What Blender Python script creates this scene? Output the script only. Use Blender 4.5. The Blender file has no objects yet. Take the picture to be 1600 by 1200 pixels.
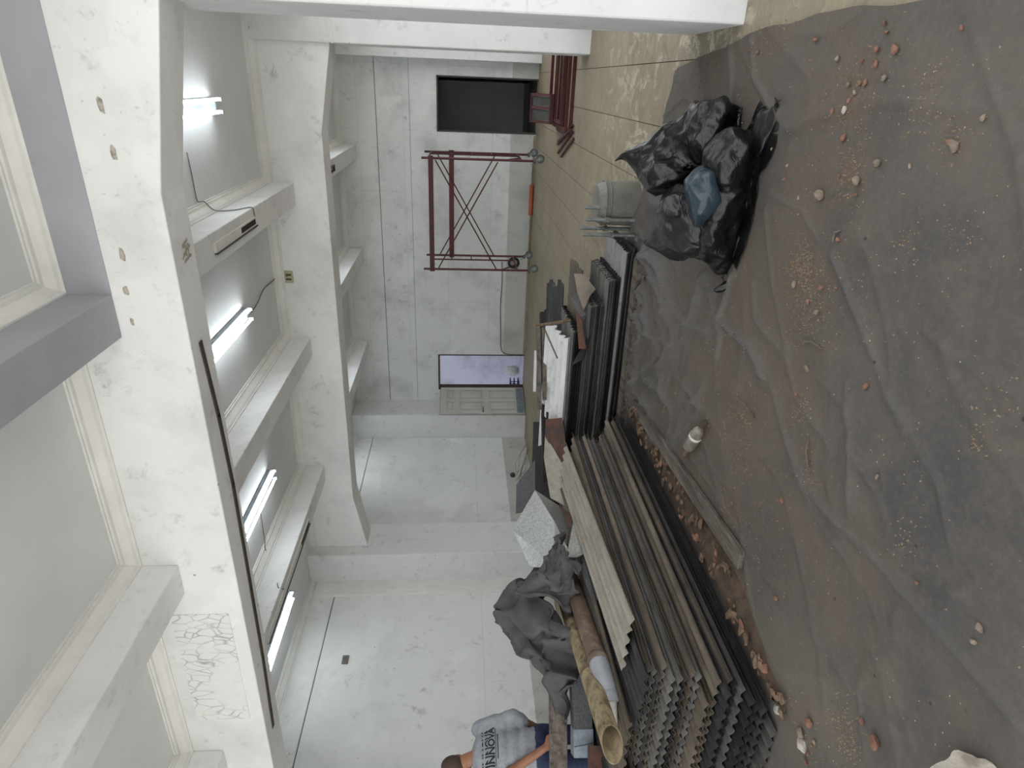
import bpy, bmesh, math, random
import numpy as np
from mathutils import Vector, Matrix, noise as mnoise
random.seed(7)
rng = np.random.default_rng(7)
S = bpy.context.scene
COL = S.collection

# ------------------------------------------------------------------ camera
FPX, CAMZ = 986.0, 1.55
YAW, PIT, ROL = math.radians(25.65), math.radians(4.75), math.radians(0.12)
FW = Vector((-math.sin(YAW) * math.cos(PIT), math.cos(YAW) * math.cos(PIT), -math.sin(PIT)))
RT = Vector((math.cos(YAW), math.sin(YAW), 0.0))
UP = RT.cross(FW)
RT, UP = RT * math.cos(ROL) + UP * math.sin(ROL), UP * math.cos(ROL) - RT * math.sin(ROL)
CAM = Vector((0, 0, CAMZ))
cd = bpy.data.cameras.new('camera')
cam = bpy.data.objects.new('camera', cd)
COL.objects.link(cam)
cd.sensor_fit = 'HORIZONTAL'
cd.sensor_width = 36.0
cd.lens = 36.0 * FPX / 1600.0
cd.clip_start = 0.05
lx, ly, lz = -UP, RT, -FW            # the photograph was taken with the phone on its side
cam.matrix_world = Matrix(((lx.x, ly.x, lz.x, CAM.x), (lx.y, ly.y, lz.y, CAM.y), (lx.z, ly.z, lz.z, CAM.z), (0, 0, 0, 1)))
S.camera = cam

# ------------------------------------------------------------------ light
w = bpy.data.worlds.new('overcast_sky')
S.world = w
w.use_nodes = True
bg = w.node_tree.nodes['Background']
bg.inputs[0].default_value = (0.98, 0.985, 1.0, 1)
bg.inputs[1].default_value = 1.3
S.view_settings.view_transform = 'Standard'
S.view_settings.look = 'None'
S.view_settings.gamma = 1.0
S.view_settings.use_curve_mapping = False
S.view_settings.exposure = 0.85
TUBE = 10.0
sl = bpy.data.lights.new('sun', 'SUN')
sl.energy = 7.0
sl.angle = math.radians(3)
sl.color = (1.0, 0.96, 0.9)
sun = bpy.data.objects.new('sun', sl)
COL.objects.link(sun)
sun.rotation_euler = (math.radians(-12), math.radians(-8), 0)     # added sun on the unseen ground outside; its bounce brightens the near ceiling


def ray(x, y):
    return FW + UP * (-(x - 800) / FPX) + RT * ((600 - y) / FPX)


def at(x, y, d):                      # a sighted point at distance d along the view axis
    return CAM + ray(x, y) * d


def gz(x, y, z=0.0):                  # a sighted point on the level z
    r = ray(x, y)
    return CAM + r * ((z - CAMZ) / r.z)


# ------------------------------------------------------------------ materials
def lin(c):
    return tuple(((v / 12.92) if v <= 0.04045 else ((v + 0.055) / 1.055) ** 2.4) for v in c) + (1,)


def rgb(r, g, b):
    return lin((r / 255, g / 255, b / 255))


class NT:
    def __init__(s, name):
        s.m = bpy.data.materials.new(name)
        s.m.use_nodes = True
        s.t = s.m.node_tree
        s.b = s.t.nodes['Principled BSDF']
        s.tc = s.t.nodes.new('ShaderNodeTexCoord')

    def n(s, typ, **kw):
        nd = s.t.nodes.new(typ)
        for k, v in kw.items():
            if k.startswith('i_'):
                nd.inputs[k[2:].replace('_', ' ')].default_value = v
            else:
                setattr(nd, k, v)
        return nd

    def l(s, a, b):
        s.t.links.new(a, b)

    def vec(s, scale=(1, 1, 1), rot=(0, 0, 0), coord='Object'):
        mp = s.n('ShaderNodeMapping')
        mp.inputs['Scale'].default_value = scale
        mp.inputs['Rotation'].default_value = rot
        s.l(s.tc.outputs[coord], mp.inputs['Vector'])
        return mp.outputs[0]

    def noise(s, scale, detail=5, rough=0.6, v=None, dist=0.0):
        nd = s.n('ShaderNodeTexNoise')
        nd.inputs['Scale'].default_value = scale
        nd.inputs['Detail'].default_value = detail
        nd.inputs['Roughness'].default_value = rough
        nd.inputs['Distortion'].default_value = dist
        s.l(v if v else s.vec(), nd.inputs['Vector'])
        return nd.outputs['Fac']

    def ramp(s, fac, a, b, ca=(0, 0, 0, 1), cb=(1, 1, 1, 1)):
        nd = s.n('ShaderNodeValToRGB')
        nd.color_ramp.elements[0].position = a
        nd.color_ramp.elements[0].color = ca
        nd.color_ramp.elements[1].position = b
        nd.color_ramp.elements[1].color = cb
        s.l(fac, nd.inputs[0])
        return nd.outputs[0]

    def mul(s, a, k):
        nd = s.n('ShaderNodeMath', operation='MULTIPLY')
        s.l(a, nd.inputs[0])
        if isinstance(k, (int, float)):
            nd.inputs[1].default_value = k
        else:
            s.l(k, nd.inputs[1])
        return nd.outputs[0]

    def mix(s, fac, a, b):
        nd = s.n('ShaderNodeMix', data_type='RGBA')
        if isinstance(fac, (int, float)):
            nd.inputs[0].default_value = fac
        else:
            s.l(fac, nd.inputs[0])
        for sock, v in ((nd.inputs[6], a), (nd.inputs[7], b)):
            if isinstance(v, tuple):
                sock.default_value = v
            else:
                s.l(v, sock)
        return nd.outputs[2]

    def bump(s, h, strength=0.3, dist=0.01):
        nd = s.n('ShaderNodeBump')
        nd.inputs['Strength'].default_value = strength
        nd.inputs['Distance'].default_value = dist
        s.l(h, nd.inputs['Height'])
        s.l(nd.outputs[0], s.b.inputs['Normal'])

    def out(s, col, rough=0.7, metal=0.0):
        if isinstance(col, tuple):
            s.b.inputs['Base Color'].default_value = col
        else:
            s.l(col, s.b.inputs['Base Color'])
        if isinstance(rough, (int, float)):
            s.b.inputs['Roughness'].default_value = rough
        else:
            s.l(rough, s.b.inputs['Roughness'])
        s.b.inputs['Metallic'].default_value = metal
        return s.m


def simple(name, c, rough=0.7, metal=0.0, c2=None, scale=6.0, lo=0.4, hi=0.65, bump=0.0, stretch=(1, 1, 1), rand=0.0, detail=6):
    t = NT(name)
    v = t.vec(stretch)
    f = t.noise(scale, detail, 0.65, v)
    col = t.ramp(f, lo, hi, c, c2 if c2 else tuple(x * 0.7 for x in c[:3]) + (1,))
    if rand:
        oi = t.n('ShaderNodeObjectInfo')
        hs = t.n('ShaderNodeHueSaturation')
        mr = t.n('ShaderNodeMapRange')
        mr.inputs['To Min'].default_value = 1 - rand
        mr.inputs['To Max'].default_value = 1 + rand
        t.l(oi.outputs['Random'], mr.inputs['Value'])
        t.l(mr.outputs[0], hs.inputs['Value'])
        t.l(col, hs.inputs['Color'])
        col = hs.outputs[0]
    if bump:
        t.bump(f, bump, 0.01)
    return t.out(col, rough, metal)


def wall_mat(name, base, smudge, amount=0.6, seams=None, speck=0.5, mark=1.0):
    t = NT(name)
    n1 = t.noise(1.3, 8, 0.62)
    n2 = t.noise(7.0, 8, 0.7, dist=0.6)
    n3 = t.noise(0.45, 3, 0.5)
    col = t.mix(t.mul(t.ramp(n1, 0.5, 0.72), amount), base, smudge)
    n5 = t.noise(2.6, 6, 0.7, t.vec((1, 1, 1), (1.0, 0.3, 0.2)))
    mask = t.mul(t.ramp(n2, 0.52, 0.68), t.ramp(n5, 0.5, 0.62))
    col = t.mix(t.mul(mask, 0.55 * mark), col, tuple(x * 0.42 for x in smudge[:3]) + (1,))
    fv = t.n('ShaderNodeTexVoronoi')
    fv.inputs['Scale'].default_value = 17
    fm_ = t.n('ShaderNodeMix', data_type='RGBA')
    fm_.inputs[0].default_value = .12
    fn_ = t.n('ShaderNodeTexNoise')
    fn_.inputs['Scale'].default_value = 14
    t.l(t.vec(), fn_.inputs['Vector'])
    t.l(t.vec((1.0, 1.0, .45)), fm_.inputs[6])
    t.l(fn_.outputs['Color'], fm_.inputs[7])
    t.l(fm_.outputs[2], fv.inputs['Vector'])
    fl_ = t.mul(t.ramp(fv.outputs['Distance'], 0.07, 0.16, (1, 1, 1, 1), (0, 0, 0, 1)), t.ramp(n3, 0.5, 0.62))
    col = t.mix(t.mul(fl_, 0.32 * mark), col, rgb(130, 128, 124))
    # pale patched filler
    n4 = t.noise(0.9, 4, 0.55, t.vec((1, 1, 1), (0.4, 0.2, 1.1)))
    col = t.mix(t.mul(t.ramp(n4, 0.56, 0.6), 0.45), col, tuple(min(1, x * 1.12) for x in base[:3]) + (1,))
    # nail holes and knocks
    v = t.n('ShaderNodeTexVoronoi')
    v.inputs['Scale'].default_value = 3.2
    t.l(t.vec(), v.inputs['Vector'])
    dot = t.ramp(v.outputs['Distance'], 0.028, 0.045, (1, 1, 1, 1), (0, 0, 0, 1))
    col = t.mix(t.mul(dot, speck), col, rgb(95, 92, 88))
    if seams:
        bv = t.n('ShaderNodeMapping')
        bv.inputs['Rotation'].default_value = seams
        t.l(t.tc.outputs['Object'], bv.inputs['Vector'])
        br = t.n('ShaderNodeTexBrick')
        br.inputs['Scale'].default_value = 1.0
        br.inputs['Mortar Size'].default_value = 0.006
        br.inputs['Brick Width'].default_value = 2.4
        br.inputs['Row Height'].default_value = 0.9
        br.inputs['Color1'].default_value = (0, 0, 0, 1)
        br.inputs['Color2'].default_value = (0.12, 0.12, 0.12, 1)
        br.inputs['Mortar'].default_value = (0.8, 0.8, 0.8, 1)
        t.l(bv.outputs[0], br.inputs['Vector'])
        col = t.mix(t.mul(br.outputs['Color'], 0.35), col, tuple(x * 0.72 for x in smudge[:3]) + (1,))
    t.bump(n2, 0.12, 0.008)
    return t.out(col, 0.85)


M = {}
W0, W1 = rgb(224, 227, 226), rgb(198, 201, 200)
M['wall_x'] = wall_mat('wall_plaster_side', W0, W1, 0.6, (math.radians(90), 0, math.radians(90)))
M['wall_y'] = wall_mat('wall_plaster_end', rgb(217, 220, 219), rgb(184, 187, 186), 0.9, (math.radians(90), 0, 0))
M['render'] = wall_mat('bare_render', rgb(188, 189, 184), rgb(160, 161, 157), 0.8)
M['beam'] = wall_mat('beam_plaster', rgb(228, 229, 229), rgb(198, 199, 200), 0.65, None, 0.65)
M['column'] = wall_mat('column_plaster', rgb(217, 219, 219), rgb(198, 201, 201), 0.5, None, 0.6)
M['ceiling'] = simple('ceiling_paint', rgb(218, 220, 221), 0.85, c2=rgb(208, 210, 211), scale=0.8)
M['mould'] = simple('moulding_paint', rgb(226, 226, 222), 0.8, c2=rgb(215, 215, 211), scale=3)
M['blue'] = simple('blue_grey_paint', rgb(166, 169, 175), 0.75, c2=rgb(154, 157, 163), scale=1.5)
M['groove'] = simple('grey_groove', rgb(128, 129, 128), 0.9)
M['slot'] = simple('brown_slot_shade', rgb(72, 64, 58), 0.9)
M['scar'] = simple('bare_plaster_scar', rgb(182, 176, 164), 0.95, c2=rgb(140, 134, 124), scale=40, lo=.42, hi=.58)
M['steel_grey'] = simple('galvanised_tube', rgb(150, 155, 153), 0.45, 0.6, rgb(112, 116, 113), 20)
M['red'] = simple('dark_red_paint', rgb(82, 22, 25), 0.5, 0, rgb(60, 16, 18), 12, rand=0.15)
M['red2'] = simple('oxide_red_frame', rgb(78, 20, 23), 0.45, 0, rgb(54, 12, 15), 9, rand=0.2)
M['rubber'] = simple('grey_rubber', rgb(90, 94, 94), 0.7)
M['orange'] = simple('orange_plastic', rgb(170, 86, 52), 0.5)
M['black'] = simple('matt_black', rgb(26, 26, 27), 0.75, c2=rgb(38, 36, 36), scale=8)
M['cable'] = simple('grey_cable', rgb(120, 120, 118), 0.7)
M['cabledk'] = simple('dark_cable', rgb(62, 60, 58), 0.7)
M['beige'] = simple('beige_plastic', rgb(182, 176, 146), 0.5)
M['fixture'] = simple('fixture_enamel', rgb(128, 136, 142), 0.5)
M['door'] = simple('door_paint', rgb(190, 191, 182), 0.5, c2=rgb(178, 178, 171), scale=2)
M['brown'] = simple('brown_frame', rgb(70, 44, 36), 0.7)
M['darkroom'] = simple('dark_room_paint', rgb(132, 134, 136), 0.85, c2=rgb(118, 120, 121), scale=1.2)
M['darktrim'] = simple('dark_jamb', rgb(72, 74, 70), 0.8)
M['lilac'] = simple('lilac_plaster', rgb(214, 216, 230), 0.8, c2=rgb(176, 178, 190), scale=1.4, lo=0.5, hi=0.7)
M['skin'] = simple('brown_skin', rgb(150, 104, 78), 0.55, c2=rgb(132, 90, 68), scale=9)
M['hair'] = simple('shaved_hair', rgb(62, 48, 42), 0.8, c2=rgb(74, 58, 50), scale=40)
M['shirt'] = simple('grey_marl_cotton', rgb(150, 154, 160), 0.9, c2=rgb(134, 138, 145), scale=30)
M['jeans'] = simple('navy_denim', rgb(38, 48, 74), 0.9, c2=rgb(50, 60, 88), scale=25)
M['ink'] = simple('black_ink', rgb(28, 29, 34), 0.8)
M['timber'] = simple('weathered_dark_timber', rgb(112, 104, 95), 0.85, c2=rgb(62, 56, 51), scale=4, stretch=(5, .6, 5), bump=0.3)
M['brick'] = simple('brick_red', rgb(132, 96, 79), 0.9, c2=rgb(100, 74, 61), scale=18, rand=0.25, bump=0.3)
M['stone'] = simple('pale_mortar', rgb(138, 125, 110), 0.95, c2=rgb(108, 97, 84), scale=16, rand=0.2, bump=0.4)
M['plaster'] = simple('white_plaster', rgb(186, 180, 170), 0.95, c2=rgb(140, 130, 117), scale=14, bump=0.5)
M['bottle'] = simple('dirty_clear_plastic', rgb(138, 132, 124), 0.4, c2=rgb(104, 94, 82), scale=18)
M['shard'] = simple('earthen_shard', rgb(108, 90, 72), 0.95, c2=rgb(76, 61, 48), scale=14, rand=0.35, bump=0.3)
M['grit'] = simple('sandy_grit', rgb(146, 126, 104), 0.95, c2=rgb(104, 84, 64), scale=30)
M['soil'] = simple('dry_soil', rgb(84, 69, 56), 1.0, c2=rgb(58, 47, 38), scale=14, bump=0.5)


def sheet_mat(name, a, b, c, rand=0.25, rough=0.6, metal=0.0):
    t = NT(name)
    f = t.noise(2.2, 8, 0.7, t.vec((3.0, 0.8, 1)))
    g = t.noise(9, 6, 0.7)
    col = t.ramp(f, 0.38, 0.66, a, b)
    col = t.mix(t.mul(t.ramp(g, 0.55, 0.72), 0.7), col, c)
    oi = t.n('ShaderNodeObjectInfo')
    hs = t.n('ShaderNodeHueSaturation')
    mr = t.n('ShaderNodeMapRange')
    mr.inputs['To Min'].default_value = 1 - rand
    mr.inputs['To Max'].default_value = 1 + rand
    t.l(oi.outputs['Random'], mr.inputs['Value'])
    t.l(mr.outputs[0], hs.inputs['Value'])
    t.l(col, hs.inputs['Color'])
    t.bump(g, 0.2, 0.006)
    return t.out(hs.outputs[0], rough, metal)


M['sheet_brown'] = sheet_mat('weathered_brown_sheet', rgb(120, 110, 97), rgb(82, 75, 67), rgb(60, 55, 50), .35)
M['sheet_dark'] = sheet_mat('tarred_dark_sheet', rgb(52, 52, 52), rgb(34, 34, 35), rgb(88, 86, 84), 0.4)
M['sheet_grey'] = sheet_mat('weathered_grey_sheet', rgb(116, 115, 111), rgb(76, 76, 74), rgb(52, 51, 50), 0.35)
M['sheet_lit'] = sheet_mat('lit_grey_sheet', rgb(158, 160, 160), rgb(128, 130, 130), rgb(96, 94, 92), 0.1)  # paler grey: light caught by the exposed ribs is put into this colour
M['sheet_white'] = sheet_mat('pale_sheet', rgb(222, 224, 224), rgb(196, 197, 196), rgb(150, 146, 140), 0.05)
M['sheet_cream'] = sheet_mat('dusty_pale_sheet', rgb(164, 158, 147), rgb(136, 130, 120), rgb(104, 97, 88), 0.05)


def galv(name, a, b, rough, metal):
    t = NT(name)
    v = t.n('ShaderNodeTexVoronoi')
    v.inputs['Scale'].default_value = 85
    t.l(t.vec(), v.inputs['Vector'])
    sep = t.n('ShaderNodeSeparateColor')
    t.l(v.outputs['Color'], sep.inputs[0])
    col = t.mix(sep.outputs[0], a, b)
    t.bump(sep.outputs[1], 0.25, 0.004)
    return t.out(col, t.ramp(sep.outputs[2], 0, 1, (rough, rough, rough, 1), (rough + 0.2,) * 3 + (1,)), metal)


M['galv'] = galv('spangled_zinc', rgb(208, 210, 210), rgb(176, 178, 178), 0.28, 0.85)
M['galv_dull'] = galv('dull_zinc', rgb(164, 164, 158), rgb(138, 138, 133), 0.55, 0.3)
M['galv_dark'] = galv('dark_zinc', rgb(84, 86, 88), rgb(66, 68, 70), 0.5, 0.3)
M['duct'] = simple('grey_duct_steel', rgb(136, 146, 156), 0.5, 0.4, rgb(112, 120, 128), 14)
M['rust'] = simple('rusty_steel', rgb(100, 64, 52), 0.85, 0, rgb(70, 57, 53), 8, lo=0.4, hi=0.55, bump=0.3)
M['blackrust'] = simple('blackened_steel', rgb(40, 33, 31), 0.8, 0, rgb(72, 54, 46), 10, lo=0.52, hi=0.7, bump=0.4)
M['bamboo'] = simple('stained_cream_pipe', rgb(150, 136, 106), 0.6, 0, rgb(84, 70, 50), 9, lo=0.42, hi=0.66, bump=0.15, stretch=(2, 0.7, 2))
M['pipebrown'] = simple('mud_stained_pipe', rgb(98, 80, 66), 0.75, 0, rgb(140, 126, 112), 7, lo=0.5, hi=0.72, bump=0.3)
M['pvc_grey'] = simple('grey_pvc', rgb(164, 168, 174), 0.4, 0, rgb(146, 150, 156), 6)
M['pvc_white'] = simple('white_pvc', rgb(226, 224, 216), 0.4)
M['felt'] = simple('black_roofing_felt', rgb(84, 81, 82), 0.75, 0, rgb(62, 60, 61), 5, bump=0.25)
M['bin'] = simple('clear_grey_plastic', rgb(118, 117, 110), 0.45, 0, rgb(98, 97, 90), 6)


def plastic(name, c, rough, dust):
    t = NT(name)

    def ridge(scale, v, dist):
        nz = t.noise(scale, 2, 0.5, v, dist)
        sb = t.n('ShaderNodeMath', operation='SUBTRACT')
        t.l(nz, sb.inputs[0])
        sb.inputs[1].default_value = .5
        ab = t.n('ShaderNodeMath', operation='ABSOLUTE')
        t.l(sb.outputs[0], ab.inputs[0])
        return ab.outputs[0]

    f1 = ridge(5, t.vec((1, 1, .5), (.3, .5, .2)), .35)
    f2 = ridge(17, t.vec((.7, 1, 1), (.8, .1, .9)), 1.0)
    ad = t.n('ShaderNodeMath', operation='ADD')
    t.l(t.ramp(f1, 0.0, 0.12), ad.inputs[0])
    t.l(t.mul(t.ramp(f2, 0.0, 0.12), .22), ad.inputs[1])
    g = t.noise(5, 4, 0.6)
    col = t.mix(t.mul(t.ramp(g, 0.5, 0.75), dust), c, rgb(96, 92, 88))
    t.bump(ad.outputs[0], 0.42, 0.012)
    t.b.inputs['Specular IOR Level'].default_value = 0.5
    return t.out(col, rough)


M['bag'] = plastic('black_bin_liner', rgb(11, 11, 12), 0.33, .05)
M['bag_grey'] = plastic('dusty_bin_liner', rgb(28, 28, 30), 0.34, .25)
M['bag_blue'] = plastic('teal_plastic', rgb(42, 57, 66), 0.32, .1)


def tarp_mat():
    t = NT('dusty_black_tarpaulin')
    a = t.noise(0.9, 7, 0.62)
    b = t.noise(3.5, 8, 0.68, dist=0.4)
    c = t.noise(38, 5, 0.7)
    d = t.noise(11, 6, 0.7)
    col = t.ramp(a, 0.36, 0.64, rgb(66, 66, 67), rgb(92, 86, 79))
    col = t.mix(t.mul(t.ramp(b, 0.48, 0.68), 0.6), col, rgb(95, 87, 77))
    e = t.noise(2.2, 5, 0.6, t.vec((1, 1, 1), (0, 0, 0.9)))
    col = t.mix(t.mul(t.ramp(e, 0.55, 0.7), 0.55), col, rgb(63, 64, 67))
    # scattered soil where the geometry attribute says dirt lies thick
    at_ = t.n('ShaderNodeAttribute', attribute_name='soil')
    sm = t.mul(at_.outputs['Fac'], t.ramp(d, 0.3, 0.62))
    col = t.mix(sm, col, rgb(90, 77, 64))
    ac_ = t.n('ShaderNodeAttribute', attribute_name='clean')
    col = t.mix(t.mul(ac_.outputs['Fac'], .6), col, rgb(88, 87, 86))
    v = t.n('ShaderNodeTexVoronoi')
    v.inputs['Scale'].default_value = 26
    t.l(t.vec(), v.inputs['Vector'])
    dot = t.ramp(v.outputs['Distance'], 0.05, 0.1, (1, 1, 1, 1), (0, 0, 0, 1))
    dots = t.mul(dot, t.ramp(b, 0.5, 0.56))
    col = t.mix(t.mul(dots, 0.7), col, rgb(196, 186, 170))
    v2 = t.n('ShaderNodeTexVoronoi')
    v2.inputs['Scale'].default_value = 6.5
    t.l(t.vec((1, 1, 1), (0, 0, .7)), v2.inputs['Vector'])
    dk = t.ramp(v2.outputs['Distance'], 0.03, 0.06, (1, 1, 1, 1), (0, 0, 0, 1))
    col = t.mix(t.mul(dk, .8), col, rgb(24, 24, 26))
    col = t.mix(t.mul(t.ramp(c, 0.45, 0.7), 0.3), col, rgb(112, 103, 92))
    t.bump(c, 0.3, 0.006)
    return t.out(col, t.ramp(a, 0.3, 0.7, (0.55,) * 3 + (1,), (0.9,) * 3 + (1,)))


M['tarp'] = tarp_mat()


def floor_mat():
    t = NT('worn_beige_floor')
    a = t.noise(0.8, 6, 0.6)
    b = t.noise(5, 8, 0.7, t.vec((1.0, 2.2, 1), coord='Object'), dist=1.2)
    pos = t.n('ShaderNodeNewGeometry')
    sx = t.n('ShaderNodeSeparateXYZ')
    t.l(pos.outputs['Position'], sx.inputs[0])
    mr = t.n('ShaderNodeMapRange', interpolation_type='SMOOTHSTEP')
    mr.inputs['From Min'].default_value = 9.0
    mr.inputs['From Max'].default_value = 5.0
    t.l(sx.outputs['Y'], mr.inputs['Value'])
    col = t.ramp(a, 0.35, 0.65, rgb(147, 137, 117), rgb(128, 117, 97))
    wn = t.noise(2.3, 7, 0.75, t.vec((1.4, 1.0, 1), (0, 0, 0.5)), dist=1.6)
    col = t.mix(t.mul(t.ramp(b, 0.5, 0.62), 0.4), col, rgb(164, 154, 132))
    scr = t.mul(t.ramp(wn, 0.52, 0.6), mr.outputs[0])
    col = t.mix(t.mul(scr, 0.75), col, rgb(190, 183, 163))
    dk = t.noise(3.1, 8, 0.75, t.vec((1, 1, 1), (0, 0, 1.3)), dist=1.0)
    col = t.mix(t.mul(t.mul(t.ramp(dk, 0.52, 0.64), mr.outputs[0]), 0.6), col, rgb(104, 88, 66))
    v = t.n('ShaderNodeTexVoronoi')
    v.inputs['Scale'].default_value = 4
    t.l(t.vec(coord='Object'), v.inputs['Vector'])
    dot = t.ramp(v.outputs['Distance'], 0.03, 0.06, (1, 1, 1, 1), (0, 0, 0, 1))
    col = t.mix(t.mul(dot, 0.6), col, rgb(84, 72, 58))
    t.bump(b, 0.1, 0.005)
    return t.out(col, 0.62)


M['floor'] = floor_mat()
M['grout'] = simple('dark_joint', rgb(84, 74, 60), 0.95)
M['blocker_dark'] = simple('dark_light_blocker', rgb(112, 110, 106), 0.95)
M['ground'] = simple('outdoor_concrete', rgb(184, 184, 182), 0.9)


def emis(name, c, s):
    t = NT(name)
    t.b.inputs['Base Color'].default_value = (1, 1, 1, 1)
    t.b.inputs['Emission Color'].default_value = c
    t.b.inputs['Emission Strength'].default_value = s
    t.l(t.tc.outputs['Object'], t.n('ShaderNodeMapping').inputs[0])
    return t.m


M['tube'] = emis('lit_fluorescent_tube', (0.9, 0.97, 1.0, 1), TUBE)
M['tube_blue'] = emis('added_cold_tube', (0.90, 0.93, 1.0, 1), 30)


def crack_mat():
    t = NT('cracked_net_plaster')
    vm = t.vec((1.1, 1, 0.55))
    nz = t.n('ShaderNodeTexNoise')
    nz.inputs['Scale'].default_value = 5
    t.l(vm, nz.inputs['Vector'])
    mx = t.n('ShaderNodeMix', data_type='RGBA')
    mx.inputs[0].default_value = 0.10
    t.l(vm, mx.inputs[6])
    t.l(nz.outputs['Color'], mx.inputs[7])
    v = t.n('ShaderNodeTexVoronoi', feature='DISTANCE_TO_EDGE')
    v.inputs['Scale'].default_value = 15
    t.l(mx.outputs[2], v.inputs['Vector'])
    e = t.ramp(v.outputs['Distance'], 0.0, 0.075, (1, 1, 1, 1), (0, 0, 0, 1))
    n = t.noise(3.0, 3)
    col = t.mix(t.mul(t.mul(e, t.ramp(n, 0.42, 0.6)), 0.8), rgb(226, 227, 226), rgb(138, 138, 138))
    t.bump(v.outputs['Distance'], 0.5, 0.02)
    return t.out(col, 0.85)


M['crack'] = crack_mat()


# ------------------------------------------------------------------ mesh helpers
class MB:
    def __init__(s):
        s.v, s.f = [], []

    def add(s, vs, fs):
        o = len(s.v)
        s.v += [Vector(q) for q in vs]
        s.f += [tuple(i + o for i in q) for q in fs]
        return s

    def box(s, x0, x1, y0, y1, z0, z1):
        vs = [(x0, y0, z0), (x1, y0, z0), (x1, y1, z0), (x0, y1, z0), (x0, y0, z1), (x1, y0, z1), (x1, y1, z1), (x0, y1, z1)]
        return s.add(vs, [(0, 3, 2, 1), (4, 5, 6, 7), (0, 1, 5, 4), (1, 2, 6, 5), (2, 3, 7, 6), (3, 0, 4, 7)])

    def beam(s, a, b, w, h, up=(0, 0, 1)):      # rectangular bar from a to b
        a, b = Vector(a), Vector(b)
        d = (b - a).normalized()
        u = Vector(up)
        if abs(d.dot(u)) > 0.95:
            u = Vector((0, 1, 0))
        r = d.cross(u).normalized()
        u = r.cross(d).normalized()
        vs = []
        for p in (a, b):
            for i, j in ((-1, -1), (1, -1), (1, 1), (-1, 1)):
                vs.append(p + r * (i * w / 2) + u * (j * h / 2))
        return s.add(vs, [(3, 2, 1, 0), (4, 5, 6, 7), (0, 1, 5, 4), (1, 2, 6, 5), (2, 3, 7, 6), (3, 0, 4, 7)])

    def tube(s, pts, r, n=10, cap=True, r2=None):
        pts = [Vector(p) for p in pts]
        rings, prev = [], None
        for i, p in enumerate(pts):
            d = (pts[min(i + 1, len(pts) - 1)] - pts[max(i - 1, 0)]).normalized()
            if prev is None:
                u = Vector((0, 0, 1)) if abs(d.z) < 0.9 else Vector((1, 0, 0))
            else:
                u = prev
            u = (u - d * u.dot(d)).normalized()
            prev = u
            t = d.cross(u)
            rr = r[i] if isinstance(r, (list, tuple)) else r
            rings.append([p + (u * math.cos(k * 2 * math.pi / n) + t * math.sin(k * 2 * math.pi / n)) * rr for k in range(n)])
        vs = [q for g in rings for q in g]
        fs = []
        for i in range(len(rings) - 1):
            for k in range(n):
                a, b = i * n + k, i * n + (k + 1) % n
                fs.append((a, b, b + n, a + n))
        if cap:
            fs.append(tuple(reversed(range(n))))
            fs.append(tuple(range(len(vs) - n, len(vs))))
        return s.add(vs, fs)

    def pipe(s, a, b, ro, ri, n=24, cut=None):   # hollow pipe; cut = list of end offset per ring vertex
        a, b = Vector(a), Vector(b)
        d = (b - a).normalized()
        u = (Vector((0, 0, 1)) - d * d.z).normalized()
        t = d.cross(u)
        L = (b - a).length
        vs, fs = [], []
        for rr in (ro, ri):
            for e in (0, 1):
                for k in range(n):
                    c, q = math.cos(k * 2 * math.pi / n), math.sin(k * 2 * math.pi / n)
                    off = 0
                    if e == 0 and cut:
                        off = cut(c, q)
                    vs.append(a + d * (off if e == 0 else L) + (u * c + t * q) * rr)
        for k in range(n):
            j = (k + 1) % n
            fs.append((k, j, n + j, n + k))
            fs.append((2 * n + j, 2 * n + k, 3 * n + k, 3 * n + j))
            fs.append((j, k, 2 * n + k, 2 * n + j))
            fs.append((n + k, n + j, 3 * n + j, 3 * n + k))
        return s.add(vs, fs)

    def ball(s, c, r, seg=12, rings=8, rot=None):
        c = Vector(c)
        r = Vector(r) if hasattr(r, '__len__') else Vector((r, r, r))
        vs, fs = [], []
        for i in range(rings + 1):
            th = math.pi * i / rings
            for k in range(seg):
                ph = 2 * math.pi * k / seg
                q = Vector((r.x * math.sin(th) * math.cos(ph), r.y * math.sin(th) * math.sin(ph), r.z * math.cos(th)))
                if rot:
                    q = rot @ q
                vs.append(c + q)
        for i in range(rings):
            for k in range(seg):
                a, b = i * seg + k, i * seg + (k + 1) % seg
                fs.append((a, a + seg, b + seg, b))
        return s.add(vs, fs)

    def prism(s, poly, y0, y1, axis='Y'):        # polygon in (x,z) extruded along y, or in (y,z) along x
        n = len(poly)
        vs = []
        for e in (y0, y1):
            for a, b in poly:
                vs.append((a, e, b) if axis == 'Y' else ((e, a, b) if axis == 'X' else (a, b, e)))
        fs = [tuple(range(n)), tuple(reversed(range(n, 2 * n)))]
        for k in range(n):
            j = (k + 1) % n
            fs.append((j, k, n + k, n + j))
        return s.add(vs, fs)

    def build(s, name, mat, parent=None, origin=None, smooth=False, clean=True):
        if parent is not None and origin is None:
            origin = Vector(parent['org'])
        if origin is None:
            xs = [q.x for q in s.v]; ys = [q.y for q in s.v]; zs = [q.z for q in s.v]
            origin = Vector(((min(xs) + max(xs)) / 2, (min(ys) + max(ys)) / 2, min(zs)))
        origin = Vector(origin)
        me = bpy.data.meshes.new(name)
        me.from_pydata([tuple(q - origin) for q in s.v], [], s.f)
        if clean:
            bm = bmesh.new()
            bm.from_mesh(me)
            bmesh.ops.remove_doubles(bm, verts=bm.verts, dist=1e-6)
            bmesh.ops.recalc_face_normals(bm, faces=bm.faces)
            bm.to_mesh(me)
            bm.free()
        me.materials.append(M[mat])
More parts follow.
